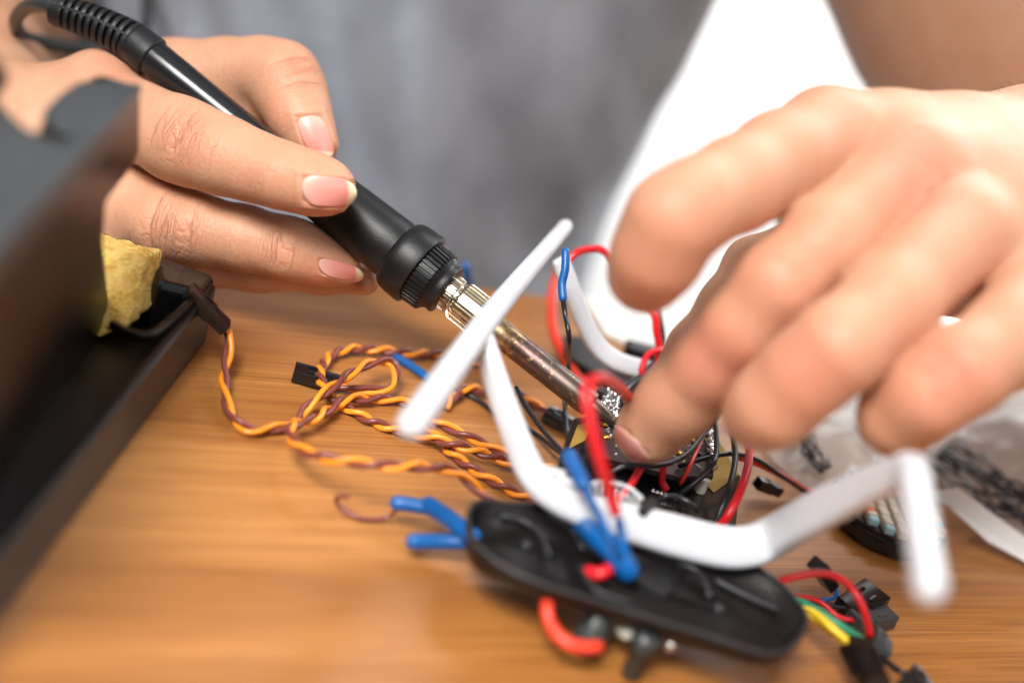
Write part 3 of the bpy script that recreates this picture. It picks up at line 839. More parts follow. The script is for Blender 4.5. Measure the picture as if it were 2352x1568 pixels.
def plug(c0, c1, w, h, parent, mat='gloss_black', name='connector', up=(0, 0, 1), label=None):
    """dupont style housing: block with a stepped end, end opening and a latch window"""
    c0 = np.array(c0); c1 = np.array(c1); d = c1 - c0; L = np.linalg.norm(d)
    mb = MB(); bar_between(c0, c0 + d * 0.62, w, h, up, mb); bar_between(c0 + d * 0.62, c1, w * 0.88, h * 0.88, up, mb)
    side = np.cross(d / L, np.array(up, float)); side /= np.linalg.norm(side); u = np.cross(side, d / L)
    for s_ in (-0.25, 0.25):
        a = c0 + d * 0.28 + side * w * s_ + u * (h / 2 + 0.012); bar_between(a, a + d * 0.22, w * 0.18, 0.03, up, mb)
    o = mb.build(name, mat, parent, smooth=True, label=label); autosmooth(o, 30); return o

# lead from the station rim
cp0 = np.array(T(432, 668, 1.75)); cp1 = np.array(T(518, 752, 1.05))
w1 = twisted('twisted orange and brown lead hanging from the black plug on the soldering stand', [Vector(cp1), T(526,775,.85), T(523,815,.6), T(514,860,.4), T(521,925,.25), zz(225,780,.2), zz(330,848,.16), zz(480,838,.16), zz(620,795,.16), zz(700,700,.3), zz(850,575,.62), zz(1000,470,.7), zz(1130,405,.66), zz(1240,405,.6), zz(1278,470,.5), zz(1235,575,.3), zz(1060,588,.2), zz(930,565,.16), zz(880,545,.16)], 1.75, 0.6)
plug(cp0, cp1, 0.48, 0.34, w1)
w2 = twisted('twisted orange and brown lead looping round the small black plug on the table', [zz(1900,420), zz(1560,352), zz(1400,348,.2), zz(1100,318,.2), zz(930,328,.2), zz(835,380,.2), zz(785,470,.32), zz(800,550,.42), zz(865,640,.3), zz(960,705,.14), zz(1080,770,.14), zz(1200,822), zz(1320,860), zz(1500,893,.3), zz(1650,940,.4), zz(1800,985,.36), zz(1950,1035,.3), zz(2080,1095,.2), zz(2200,1150,.2)], 0.98, 1.0)
plug(zz(612,465,.2), zz(905,545,.2), 0.5, 0.3, w2)
w3 = twisted('twisted orange and brown lead arching up in front of the other leads, blurred', [T(1160,1190,.4), T(1105,1132,.8), T(1050,1085,1.1), T(980,1072,1.25), T(900,1070,1.3), T(820,1062,1.2), T(740,1050,1.0), T(690,1030,.8), T(665,1000,.6), T(668,978,.6), zz(640,800,.45), zz(740,775,.42), zz(880,690,.3), zz(980,640,.3), zz(1100,648,.2), zz(1230,645,.16), zz(1340,670), zz(1450,740), zz(1560,800), zz(1700,865), zz(1850,935), zz(2000,1005,.2), zz(2120,1060,.3), zz(2300,1100,.3)], 1.35, 2.2)
w4 = twisted('twisted orange and brown lead ending beside the black shell, lowest of the sharp leads', [zz(1380,730,.14), zz(1480,820,.14), zz(1560,905,.16), zz(1630,985,.18), zz(1730,1065), zz(1850,1145), zz(2000,1225), zz(2150,1298), zz(2300,1370)], 0.92, 0.4)
w5 = twisted('twisted orange and brown lead running behind the white leg to a black plug', [zz(1600,700), zz(1650,640,.2), zz(1730,575,.3), zz(1850,592,.2), zz(1980,600), zz(2080,618), zz(2180,672), zz(2290,750)], 1.0, 0)
plug(zz(2265,735,.22), zz(2440,830,.22), 0.5, 0.3, w5)

# ------------------------------------------------------------------ drone lying upside down: shell, boards, landing gear, wires
drone = empty('drone', (T(1450,1250,0).x, T(1450,1250,0).y, 0), 'small drone lying upside down, white landing legs raised above its black shell and board', 'drone')
# shell in the foreground
OUT = [(1072,1185),(1085,1158),(1125,1150),(1180,1158),(1240,1160),(1330,1178),(1440,1208),(1560,1240),(1680,1278),(1765,1318),(1820,1368),(1852,1415),(1846,1452),(1815,1492),(1770,1505),(1700,1488),(1600,1455),(1500,1425),(1400,1392),(1300,1362),(1220,1335),(1150,1300),(1098,1262),(1076,1222)]
def shell():
    base = [T(x, y, 1.5) for x, y in OUT]
    C = spline([tuple(p) for p in base] + [tuple(base[0])], 0.35)[:-1]
    n = len(C); cx = C.mean(0)
    # inset toward the long axis rather than one centre
    ax0 = np.array(T(1170,1215,1.5)); ax1 = np.array(T(1760,1420,1.5)); d = ax1 - ax0; L2 = d @ d
    foot = np.array([ax0 + d * np.clip((c - ax0) @ d / L2, 0, 1) for c in C])
    rings = [(0.62,0.95),(0.80,1.02),(0.91,1.14),(0.975,1.3),(1.0,1.42),(1.0,1.49),(0.97,1.52),(0.92,1.47),(0.84,1.34),(0.70,1.22),(0.5,1.16),(0.28,1.18),(0.1,1.2)]
    v = []; f = []
    for s, z in rings:
        for c, ft in zip(C, foot):
            q = ft + (c - ft) * s
            zz_ = z + (0.22 * mnoise.noise(Vector((q[0] * 0.7, q[1] * 0.7, 2))) if s < 0.85 and z > 0.95 else 0)
            v.append((q[0], q[1], zz_))
    for i in range(len(rings) - 1):
        for k in range(n):
            k2 = (k + 1) % n; f.append([i * n + k, i * n + k2, (i + 1) * n + k2, (i + 1) * n + k])
    f.append([k for k in range(n)][::-1]); 
    m = len(rings) - 1
    f.append([m * n + k for k in range(n)])
    o = mesh_obj('shell', v, f, 'shell', drone, True)
    rim = np.array([ft + (c - ft) * 0.985 + np.array([0, 0, 0.02]) for c, ft in zip(C, foot)])
    rim = np.vstack([rim, rim[:1]])
    tube(rim, 0.045, 10).build('shell_rim', 'shell_edge', o)
    for pts in ([(1150,1185),(1200,1195),(1240,1225),(1262,1275)], [(1490,1268),(1560,1290),(1610,1320),(1630,1370)], [(1640,1330),(1720,1370),(1790,1400)],
                [(1330,1300),(1370,1355),(1450,1385)], [(1250,1180),(1310,1215),(1340,1262)]):
        wire('moulded_rib', [T(x, y, 1.38) for x, y in pts], 0.055, 'shell_edge', o)
    # socket, bolts and motor legs of the frame
    mb = MB(); box(T(1470,1330,1.05), (1.3, 0.9, 0.5), (0, 0, -12), mb); bevel(mb.build('socket', 'chip', o, False), 0.05)
    mb = MB(); 
    for x, y in ((1480,1262),(1415,1308),(1515,1340),(1640,1420),(1200,1275)): lathe(T(x, y, 0.95), T(x, y, 0.95) + Vector((0, 0, .35)), [(0,.13),(.9,.13),(1,.1)], 20, mb)
    mb.build('screw_post', 'shell_edge', o)
shell()
# things under the shell edge: motor wires and screws
wire('red_wire', [T(1262,1360,1.2), T(1256,1400,.9), T(1268,1440,.75), T(1300,1474,.7), T(1340,1486,.7), T(1372,1484,.7)], 0.13, 'redorange', drone, seg=14, rc=True)
mb = MB(); lathe(T(1385,1395,1.1) - Vector((0, 0, 1.06)), T(1385,1395,1.1), [(0,.28),(.1,.34),(.5,.34),(.55,.26),(1,.26)], 24, mb); mb.build('rubber_foot', 'cable', drone)
mb = MB(); lathe(T(1490,1455,1.1) - Vector((0, 0, 1.06)), T(1490,1455,1.1), [(0,.16),(.08,.2),(.6,.2),(.65,.26),(1,.26)], 24, mb); mb.build('rubber_foot', 'cable', drone)
mb = MB(); blob(T(1440,1452,.75), .15, 3, mb, amp=.1); blob(T(1428,1447,.7), .12, 5, mb, amp=.1); mb.build('screw', 'nylon', drone)
mb = MB(); blob(T(1540,1480,.8), .13, 4, mb, amp=.1); mb.build('screw', 'solder', drone)
# body / main board
body = prism([T(1318,958,1.0), T(1480,940,1.0), T(1645,992,1.0), T(1704,1092,1.0), T(1692,1205,1.0), T(1500,1190,1.0), T(1288,1120,1.0), T(1282,1070,1.0)], (0, 0, -0.75)).build('body_frame', 'gloss_black', drone, False)
bevel(body, 0.06)
kp = prism([T(1560,985,1.03), T(1642,998,1.03), T(1698,1088,1.03), T(1640,1130,1.03), T(1590,1085,1.03)], (0, 0, -0.02)).build('polyimide_tape', 'kapton', drone, False)
kp = prism([T(1327,975,1.03), T(1362,968,1.03), T(1345,1010,1.03), T(1306,1030,1.03)], (0, 0, -0.02)).build('polyimide_tape', 'kapton', drone, False)
pcb = prism([T(1372,955,1.42), T(1470,925,1.42), T(1610,975,1.42), T(1640,1062,1.42), T(1640,1092,1.42), T(1560,1095,1.42), T(1380,1050,1.42)], (0, 0, -0.14)).build('circuit_board', 'pcb', drone, False)
bevel(pcb, 0.02, 1)
ZB = 1.43
mb = MB()
rnd = random.Random(3)
for _ in range(46):
    x = rnd.uniform(1390, 1630); y = rnd.uniform(950, 1085)
    if y > 1040 + (x - 1380) * 0.17: continue
    box(T(x, y, ZB + .03), (rnd.choice((.1, .14, .2)), rnd.choice((.06, .1)), .06), (0, 0, rnd.choice((-14, 76))), mb)
mb.build('surface_mount_part', 'chip', pcb, False)
mb = MB()
for _ in range(60):
    x = rnd.uniform(1385, 1632); y = rnd.uniform(945, 1085)
    if y > 1040 + (x - 1380) * 0.17: continue
    box(T(x, y, ZB + .004), (rnd.choice((.05, .13, .09)), .035, .006), (0, 0, rnd.choice((-14, 76))), mb)
mb.build('board_marking', 'silk', pcb, False)
mb = MB()
for x, y in ((1388,975),(1392,1003),(1470,1035),(1560,1040),(1590,1010),(1575,1065)): lathe(T(x, y, ZB), T(x, y, ZB) + Vector((0, 0, .03)), [(0,.10),(1,.10)], 20, mb)
mb.build('solder_pad', 'gold', pcb)
mb = MB()
for k, (x, y) in enumerate(((1390,912),(1402,905),(1388,930),(1405,925),(1396,942),(1412,938),(1380,945),(1408,955),(1418,918))):
    blob(T(x, y, 1.6), .06 + .03 * (k % 4), k, mb, amp=1.1, squash=(1, 1, .7 + .3 * (k % 3)), n=3)
    tube([np.array(T(x, y, 1.4)), np.array(T(x, y, 1.4)) + np.array([0, 0, .3])], .035, 8, mb=mb)
mb.build('solder_joint', 'solder', pcb)
mb = MB()
for k in range(9):
    x = 1625 + k * 1.5; y = 975 + k * 12
    blob(T(x, y, 1.52), .07 + .015 * (k % 3), 20 + k, mb, amp=.7); blob(T(x + 6, y + 4, 1.42), .06, 40 + k, mb, amp=.6)
mb.build('solder_joint', 'solder', pcb)
mb = MB()
for k in range(7): blob(T(1500 + k * 9, 1128 + k * 2.6, 1.1), .05, 60 + k, mb, amp=.6)
mb.build('solder_joint', 'solder', pcb)
for x, y in ((1394,1035),(1606,1128)):
    mb = MB(); lathe(T(x, y, 1.0), T(x, y, 1.0) + Vector((0, 0, .36)), [(q / 12, .13 + (.012 if q % 2 else 0)) for q in range(13)], 24, mb); mb.build('standoff', 'nylon', drone)
mb = MB(); box(T(1400,925,1.3), (.8, .35, .5), (0, 0, -15), mb); mb.build('pin_header', 'chip', drone, False)
wire('clip', [T(1512,1150,1.3), T(1530,1138,1.5), T(1560,1142,1.5), T(1590,1158,1.5), T(1600,1172,1.3)], .06, 'blackwire', drone)

# landing gear (white)
gear = empty('landing_gear', (T(1450,1200,0).x, T(1450,1200,0).y, 1.0), '', '')
del gear['label'], gear['category']
gear.parent = drone; gear.location = gear.location - drone.location
def skid(pts, r): return tube(spline(pts, 0.2), 1.0, 18, round_caps=False)
def skid(a, b, r0, rm, r1, mid=None):
    C = spline([a, mid if mid is not None else (Vector(a) + Vector(b)) / 2, b], 0.2); n = len(C)
    rr_ = np.interp(np.linspace(0, 1, n), [0, .5, 1], [r0, rm, r1])
    return tube(C, rr_, 20, round_caps=True).build('skid', 'white', gear)
skid(T(1298,520,3.9), T(948,975,3.9), .19, .26, .30, T(1128,724,4.0))
skid(P(2096,1078,25.4), P(2134,1350,21.8), .31, .29, .27)
UP = (0, 0, 1)
def rod(name, pts, w, h, up=UP, step=.12, soft=5):
    C = spline(pts, step); n = len(C)
    for _ in range(soft):                       # moulded bends have a radius
        C[2:-2] = (C[:-4] + C[1:-3] + C[2:-2] + C[3:-1] + C[4:]) / 5
    if not np.isscalar(w): w = np.interp(np.linspace(0, 1, n), np.linspace(0, 1, len(w)), w)
    if not np.isscalar(h): h = np.interp(np.linspace(0, 1, n), np.linspace(0, 1, len(h)), h)
    return sweep_fixed(C, w, h, up, rnd=0.42).build(name, 'white', gear)
fw = (0, 1, 0.3)
rod('front_bracket', [T(1108,775,3.85), T(1140,880,3.3), T(1180,990,2.7), T(1215,1085,2.25), T(1232,1118,2.05), T(1262,1146,1.95), T(1310,1162,1.9), T(1400,1188,1.9), T(1560,1232,1.9), T(1660,1258,1.9), T(1715,1262,1.95), T(1765,1240,2.15), P(1860,1184,28.2), P(1980,1122,26.8), P(2092,1076,25.5)],
    [.36,.4,.42,.45,.46,.46,.46,.46,.45,.44,.42,.42], [.52,.56,.60,.62,.76,.86,.88,.88,.86,.80,.70,.64], up=tuple(UPV))
rod('rear_bracket', [T(1284,592,3.8), T(1310,660,3.2), T(1345,750,2.3), T(1378,808,1.75), T(1420,835,1.6), T(1500,852,1.6), T(1620,880,1.6), T(1780,920,1.6), T(1900,880,2.3), T(2040,800,3.8)], .3, .5, up=tuple(UPV))
# arched grille tab and notches on the bracket
mb = MB()
for k in range(11):
    x = 1345 + k * 12; yy = 1112 - 10 * math.sin(math.pi * k / 10) + k * 3.4
    sweep_fixed([np.array(T(x, yy + 40, 1.75)), np.array(T(x, yy + 20, 1.95)), np.array(T(x, yy, 2.15))], .05, .05, (0, 1, 0), mb)
tube(spline([T(1335,1118,2.12), T(1385,1106,2.2), T(1440,1118,2.2), T(1476,1146,2.15)], .1), .045, 10, mb=mb)
mb.build('grille', 'white', gear)
mb = MB(); box(T(1262,1098,2.2), (.5, .18, .62), (25, 0, 10), mb); box(T(1300,1118,2.2), (.45, .16, .5), (25, 0, -8), mb); bevel(mb.build('mounting_tab', 'white', gear, False), .04)
mb = MB(); box(T(1488,1163,2.35), (.2, .5, .26), (0, 0, -25), mb); bevel(mb.build('bracket_clip', 'shell_edge', gear, False), .04)

mb = MB(); lathe(T(1603,1262,1.7), T(1603,1262,1.7) - Vector((0, 0, .3)), [(0,.09),(.9,.09),(1,.06)], 16, mb); mb.build('locating_pin', 'white', gear)
# wires of the drone
def dw(name, pts, r, mat, **kw): return wire(name, pts, r, mat, drone, **kw)
dw('black_wire', [T(1045,892,.1), T(1100,920,.1), T(1150,958,.1), T(1220,990,.12), T(1275,1030,.4), T(1310,1060,.9)], .062, 'blackwire')
dw('black_wire', [P(1185,890,33.0), P(1210,935,32.6), P(1245,985,32), P(1290,1035,31.2), P(1325,1060,30.8)], .062, 'blackwire')
dw('black_wire', [P(1292,680,33.1), P(1298,720,33.1), P(1308,780,33.0), T(1306,840,1.6), T(1298,900,1.0), T(1299,960,.6), T(1306,1010,.7), T(1330,1040,.9)], .062, 'blackwire')
dw('heat_shrink', [P(1299,578,33.3), P(1298,620,33.2), P(1291,650,33.2), P(1293,684,33.1)], .10, 'blue', rc=True)
dw('red_wire', [T(1300,605,3.5), T(1325,580,3.8), T(1360,572,3.9), T(1392,580,3.9), T(1440,640,3.4), T(1500,715,3.0), T(1508,760,2.6), T(1514,810,2.1), T(1500,880,1.6)], .10, 'red')
dw('red_wire', [T(1283,620,.9), T(1268,680,.8), T(1272,760,.5), T(1298,820,.3), T(1330,870,.3), T(1380,910,.6)], .14, 'redorange')
dw('black_wire', [T(1508,700,3.0), T(1518,750,2.6), T(1520,800,2.1), T(1490,850,1.8), T(1440,885,1.6), T(1415,905,1.6)], .085, 'blackwire')
dw('black_wire', [T(1560,830,2.0), T(1500,860,1.9), T(1450,885,1.7), T(1410,925,1.5)], .12, 'blackwire')
dw('red_wire', [T(1560,850,1.9), T(1555,810,2.2), T(1520,804,2.3), T(1488,815,2.2), T(1474,850,1.9), T(1480,880,1.6)], .085, 'red')
dw('red_wire', [P(1446,915,30.5), P(1422,890,29.0), P(1382,868,27.2), P(1350,885,26.4), P(1350,930,26.2), P(1363,1000,26.2), P(1382,1070,26.4), P(1400,1130,26.8), P(1415,1180,27.0)], .115, 'red', seg=14)
dw('red_wire', [T(1490,1040,1.9), T(1468,1080,1.6), T(1445,1118,1.3), T(1420,1150,1.1)], .095, 'red')
dw('red_wire', [T(1528,1030,1.9), T(1524,1070,1.6), T(1520,1105,1.2), T(1532,1125,1.05)], .085, 'red')
dw('red_wire', [T(1615,1000,1.7), T(1600,1035,1.8), T(1580,1080,1.6), T(1562,1112,1.2)], .05, 'redorange')
dw('black_wire', [T(1395,1090,1.6), T(1440,1068,1.9), T(1520,1068,1.95), T(1580,1040,1.95), T(1625,985,1.9), T(1660,940,2.0)], .062, 'blackwire')
dw('black_wire', [T(1636,930,2.1), T(1645,1000,2.0), T(1640,1060,1.9), T(1600,1105,1.5), T(1560,1135,1.1)], .065, 'blackwire')
dw('black_wire', [T(1685,1000,2.0), T(1688,1060,1.9), T(1672,1130,1.7), T(1650,1185,1.3), T(1640,1215,1.1)], .075, 'blackwire')
dw('red_wire', [T(1722,1030,2.1), T(1716,1080,2.1), T(1695,1140,1.9), T(1668,1190,1.5), T(1645,1215,1.1)], .10, 'red')
dw('black_wire', [T(1560,1070,1.5), T(1620,1052,1.7), T(1680,1042,1.8), T(1740,1056,1.5), T(1800,1095,.8), T(1870,1140,.2), T(1960,1165,.12)], .06, 'blackwire')
dw('red_wire', [T(1700,1050,1.6), T(1750,1068,1.2), T(1810,1100,.6), T(1870,1135,.2), T(1960,1150,.14)], .085, 'redorange')
plug(T(1740,1108,.5), T(1790,1128,.3), .3, .28, drone)
# blue heat-shrink bundle over the bracket
dw('heat_shrink', [T(1308,1048,2.9), T(1324,1078,2.8), T(1340,1112,2.7)], .16, 'blue', seg=14, rc=True)
dw('heat_shrink', [T(1275,1150,2.5), T(1320,1190,2.4), T(1370,1225,2.3), T(1412,1262,2.1), T(1440,1305,1.7)], [.13], 'blue', seg=14) if False else None
C = spline([T(1280,1150,1.35), T(1330,1198,1.55), T(1372,1232,1.9), T(1412,1266,1.95), T(1440,1308,1.7)], .12)
tube(C, np.interp(np.linspace(0, 1, len(C)), [0, .3, .8, 1], [.12, .20, .26, .24]), 16, round_caps=True).build('heat_shrink', 'blue', drone)
dw('heat_shrink', [T(1336,1105,2.7), T(1352,1140,2.6), T(1376,1185,2.5), T(1400,1230,2.4), T(1425,1280,2.0)], .075, 'blue')
dw('heat_shrink', [T(1422,1195,2.4), T(1430,1235,2.3), T(1440,1275,2.0), T(1447,1300,1.7)], .085, 'blue')
dw('red_wire', [T(1352,1312,1.4), T(1375,1318,1.55), T(1400,1305,1.6), T(1412,1285,1.6), T(1400,1260,1.6)], .13, 'red', seg=12, rc=True)
# blue sleeves poking out left of the shell
dw('heat_shrink', [T(912,1155,.6), T(950,1160,.65), T(990,1168,.7), T(1012,1175,.75)], .155, 'blue', seg=14, rc=True)
dw('heat_shrink', [T(985,1160,.75), T(1015,1180,.85), T(1055,1208,.9), T(1085,1232,.95)], .19, 'blue', seg=14, rc=True)
dw('heat_shrink', [T(950,1243,.45), T(1000,1243,.5), T(1050,1243,.6), T(1090,1243,.7)], .165, 'blue', seg=14, rc=True)
dw('brown_wire', [T(912,1156,.6), T(905,1178,.3), T(870,1192,.12), T(825,1188,.1), T(785,1168,.1), T(772,1143,.3), T(800,1140,.5)], .05, 'brown', rc=True)

# blue sleeved bits lying behind
wire_b = wire('blue_sleeve', [T(910,820,.12), T(940,838,.12), T(975,862,.12), T(1010,890,.12)], .11, 'blue', None, rc=True)
tag(wire_b, 'thin blue heat-shrink sleeve on the table between the orange leads and white leg', 'wire sleeve')
bl = wire('blue_sleeve', [T(1070,612,1.4), T(1074,640,1.0), T(1084,668,.5), T(1092,690,.15)], .125, 'blue', None, rc=True)
tag(bl, 'short blue sleeve sticking up beyond the iron, near the far table edge', 'wire sleeve')

# black flat parts behind the rear bracket (battery lead and plate)
mb = MB(); prism([T(1285,770,.5), T(1330,768,.5), T(1440,830,.5), T(1540,880,.5), T(1520,920,.5), T(1400,880,.5), T(1300,815,.5)], (0, 0, -.4), mb)
pl = mb.build('rotor_arm', 'shell', drone, False); bevel(pl, .08)
mb = MB(); prism([T(1440,775,.9), T(1500,790,.9), T(1620,830,.9), T(1620,850,.9), T(1500,815,.9), T(1440,795,.9)], (0, 0, -.7), mb)
bevel(mb.build('rotor_arm', 'shell', drone, False), .08)

# ------------------------------------------------------------------ soldering stand with tray and sponge
stand = empty('soldering_stand', (-12, 28, 0), 'dark soldering stand with a tall housing and open tray, close by at the left edge', 'soldering stand')
# base: long box, right wall visible
b0 = T(473,787,0); b1 = T(0,1420,0)
def base():
    far = b0; near = T(-160, 1640, 0)
    H = 1.55
    dr = (near - far).normalized(); pn = Vector((-dr.y, dr.x, 0)); pn = pn if pn.x > 0 else -pn; dl = (T(370, 585, 1.55) - T(500, 632, 1.55)).normalized() * 9; ov = pn * -.08
    top_out = [far + ov + Vector((0, 0, H)), near + ov + Vector((0, 0, H)), near + dl + Vector((0, 0, H)), far + dl + Vector((0, 0, H))]
    bot = [far, near, near + dl, far + dl]
    up_ = Vector((0, 0, H)); inn = [far - pn * .3 + dr * .4 + up_, near - pn * .3 - dr * .4 + up_, near + dl + pn * .4 - dr * .4 + up_, far + dl + pn * .4 + dr * .4 + up_]
    inb = [p + pn * (-.2 if i < 2 else .2) + Vector((0, 0, -.95)) for i, p in enumerate(inn)]
    v = bot + top_out + inn + inb
    f = [[3, 2, 1, 0]]
    for i in range(4):
        j = (i + 1) % 4
        f += [[i, j, 4 + j, 4 + i], [4 + i, 4 + j, 8 + j, 8 + i], [8 + i, 8 + j, 12 + j, 12 + i]]
    f.append([12, 13, 14, 15])
    bm = bmesh.new(); bv = [bm.verts.new(p) for p in v]
    for q in f: bm.faces.new([bv[i] for i in q])
    bmesh.ops.recalc_face_normals(bm, faces=bm.faces); bm.verts.index_update(); f = [[w.index for w in q.verts] for q in bm.faces]; bm.free()
    o = mesh_obj('base', v, f, 'station', stand, False); bevel(o, .12, 3)
base()
# glossy sponge tray set in the far end
mb = MB()
def tray():
    a = T(356,578,1.75); b = T(500,630,1.75); c = T(466,674,1.75); d_ = T(352,648,1.75)
    prism([a, b, c, d_], (0, 0, -1.4), mb)
    o = mb.build('sponge_tray', 'gloss_black', stand, False); bevel(o, .22, 4)
    sweep_fixed(spline([T(255,745,1.5), T(300,768,1.55), T(345,772,1.6), T(392,738,1.6), T(462,672,1.6)], .1), .16, .22, (0, 0, 1)).build('tray_near_rim', 'station', stand)  # near rim of the tray, shaped as a bent bar
tray()
# tall housing
H0 = P(330, 193, 27.5); ZH = H0.z; H1 = T(0, 560, ZH)
HD = (H1 - H0).normalized(); HN = Vector((-HD.y, HD.x, 0)); HN = HN if HN.x > 0 else -HN      # outward, to the right
def onx(px, py, off=0.0):
    o = Vector((0, 0, CH)); dr = P(px, py, 1.0) - o
    t = (H0 + HN * off - o).dot(HN) / dr.dot(HN)
    return o + dr * t
side = [onx(330,196), onx(326,350), onx(300,400), onx(250,470), onx(244,540), onx(252,640), onx(262,740), onx(240,800), onx(150,960), onx(-40,1230), onx(-200,1100), onx(-200,790)]
ho = prism(side, HN * -1.0).build('housing_side', 'station', stand, False); bevel(ho, .25, 3)
def zt(px, py): return T(px, py, ZH)
topp = [zt(328,196), zt(255,186), zt(180,188), zt(135,218), zt(103,246), zt(120,290), zt(165,310), zt(150,330), zt(100,318), zt(55,292), zt(15,255), zt(-60,160), zt(-260,160), zt(-500,700), zt(-100,680), zt(0,560), zt(160,385)]
to = prism([p + Vector((0, 0, .03)) for p in topp], (0, 0, -.8)).build('housing_top', 'station_grey', stand, False); bevel(to, .06, 2)  # top of the dark housing, painted greyer for the light it reflects
mb = MB(); prism([P(-10,110,24), P(34,180,24), P(-5,240,23.8), P(-120,260,23), P(-120,100,23.5)], (-1.5, 1, 0), mb)
bevel(mb.build('iron_holder', 'station', stand, False), .15, 3)
# inner dark mass of the stand (between side plate and far wall)
mb = MB(); prism([onx(236,540,-1.05), onx(250,640,-1.05), onx(240,730,-1.05), onx(130,930,-1.05), onx(-50,1180,-1.05), onx(-190,1050,-1.05), onx(-190,850,-1.05), onx(30,640,-1.05)], HN * -5, mb); bevel(mb.build('housing_core', 'station', stand, False), .2, 3)

# sponge
def sponge():
    pts = [P(215,530,32.6), P(372,576,32.7), P(338,592,31.7), P(228,570,31.3), P(222,770,31.0), P(288,756,31.2), P(352,700,32.1), P(230,760,32.2)]
    bm = bmesh.new(); [bm.verts.new(p) for p in pts]
    bmesh.ops.convex_hull(bm, input=bm.verts); bmesh.ops.triangulate(bm, faces=bm.faces)
    for _ in range(5): bmesh.ops.subdivide_edges(bm, edges=[e for e in bm.edges if e.calc_length() > 0.12], cuts=1); bmesh.ops.triangulate(bm, faces=bm.faces)
    bm.normal_update()
    for v in bm.verts:
        k = 0.05 * mnoise.noise(v.co * 3) + 0.035 * mnoise.noise(v.co * 9) + 0.03 * mnoise.noise(v.co * 22)
        v.co += v.normal * k
    bm.verts.index_update()
    vv = [tuple(v.co) for v in bm.verts]; ff = [[w.index for w in q.verts] for q in bm.faces]; bm.free()
    o = mesh_obj('sponge', vv, ff, 'sponge', None, True)
    tag(o, 'yellow cleaning sponge wedge standing in the black tray of the soldering stand', 'sponge')
sponge()

# ------------------------------------------------------------------ right side clutter
lb = empty('led_board', (T(2010,1235,0).x, T(2010,1235,0).y, 0), 'round black board crowded with rows of cream blocks, under the white landing leg', 'circuit board')
c = T(2022,1212,0); 
mb = MB(); lathe((c.x, c.y, .05), (c.x, c.y, .5), [(0,1.35),(.15,1.5),(.8,1.55),(1,1.5)], 64, mb); autosmooth(mb.build('base_disc', 'gloss_black', lb), 40)
mb = MB(); lathe((c.x, c.y, .5), (c.x, c.y, .58), [(0,1.42),(1,1.42)], 64, mb); autosmooth(mb.build('board', 'pcb', lb), 40)
mb = MB(); mc = MB(); mr_ = MB()
for r_ in range(-4, 5):
    for s_ in range(-7, 8):
        x = r_ * .38; y = s_ * .21
        if x * x + y * y > 1.36 ** 2: continue
        a = math.radians(8); X = c.x + x * math.cos(a) - y * math.sin(a); Y = c.y + x * math.sin(a) + y * math.cos(a)
        t = mc if abs(y) + abs(x) > 1.55 and (r_ + s_) % 2 else (mr_ if (r_, s_) in ((1, -5), (2, 4), (-2, -3)) else mb)
        box((X, Y, .70), (.27, .20, .24 - .04 * ((s_ + r_) % 2)), (0, 0, 8), t)
bevel(mb.build('cream_block', 'cream', lb, False), .03, 1); bevel(mc.build('blue_block', 'cyan', lb, False), .03, 1); bevel(mr_.build('red_block', 'redorange', lb, False), .03, 1)

# white card
mb = MB(); cardp = [T(2120,1130,1.0), T(2180,1160,.9), T(2270,1240,.5), T(2400,1310,.2), T(2460,1330,.15), T(2440,1300,.3), T(2330,1215,.9), T(2200,1120,1.4)]
card = prism(cardp, (0, 0, -.05)).build('card', 'paper', None, False); tag(card, 'white paper card strip leaning across the table at the right edge', 'card')
sheet = prism([T(1340,682,.12), T(1700,682,.12), T(2500,682,.12), T(2560,1010,.12), T(2250,1010,.12), T(1900,960,.12), T(1600,850,.12), T(1390,765,.12)], (0, 0, -.08)).build('paper_sheet', 'paper', None, False)
tag(sheet, 'white sheet of paper lying on the table behind the right hand', 'paper')

def bag(poly, seed, amp, label):
    base_ = [T(x, y, .1) for x, y in poly]
    C = spline([tuple(p) for p in base_] + [tuple(base_[0])], .4)[:-1]; n = len(C); cx = C.mean(0)
    v = []; f = []; rings = [1.0, .93, .8, .65, .5, .35, .2, .05]
    for i, s in enumerate(rings):
        for q in C:
            p = cx + (q - cx) * s
            z = .15 + amp * (1 - s ** 2) * .6 + .55 * amp * mnoise.noise(Vector((p[0] * .9, p[1] * .9, seed))) * (1 - s ** 4) + .35 * amp * abs(mnoise.noise(Vector((p[0] * 2.2, p[1] * 2.2, seed + 5)))) * (1 - s ** 4)
            v.append((p[0], p[1], max(.12, z)))
    for i in range(len(rings) - 1):
        for k in range(n):
            k2 = (k + 1) % n; f.append([i * n + k, i * n + k2, (i + 1) * n + k2, (i + 1) * n + k])
    f.append([(len(rings) - 1) * n + k for k in range(n)])
    o = mesh_obj('plastic_bag', v, f, 'bag', None, True); tag(o, label, 'plastic bag'); return o
bag([(1780,960),(1900,930),(2100,960),(2160,1080),(2080,1170),(1960,1180),(1850,1120),(1760,1040)], 1.0, .7, 'crumpled clear plastic bag on the table below the ring and little fingers')
bag([(2140,1010),(2300,950),(2480,980),(2500,1280),(2380,1290),(2260,1220),(2170,1130)], 7.0, 1.1, 'clear plastic bag of black wire at the right edge of the table')
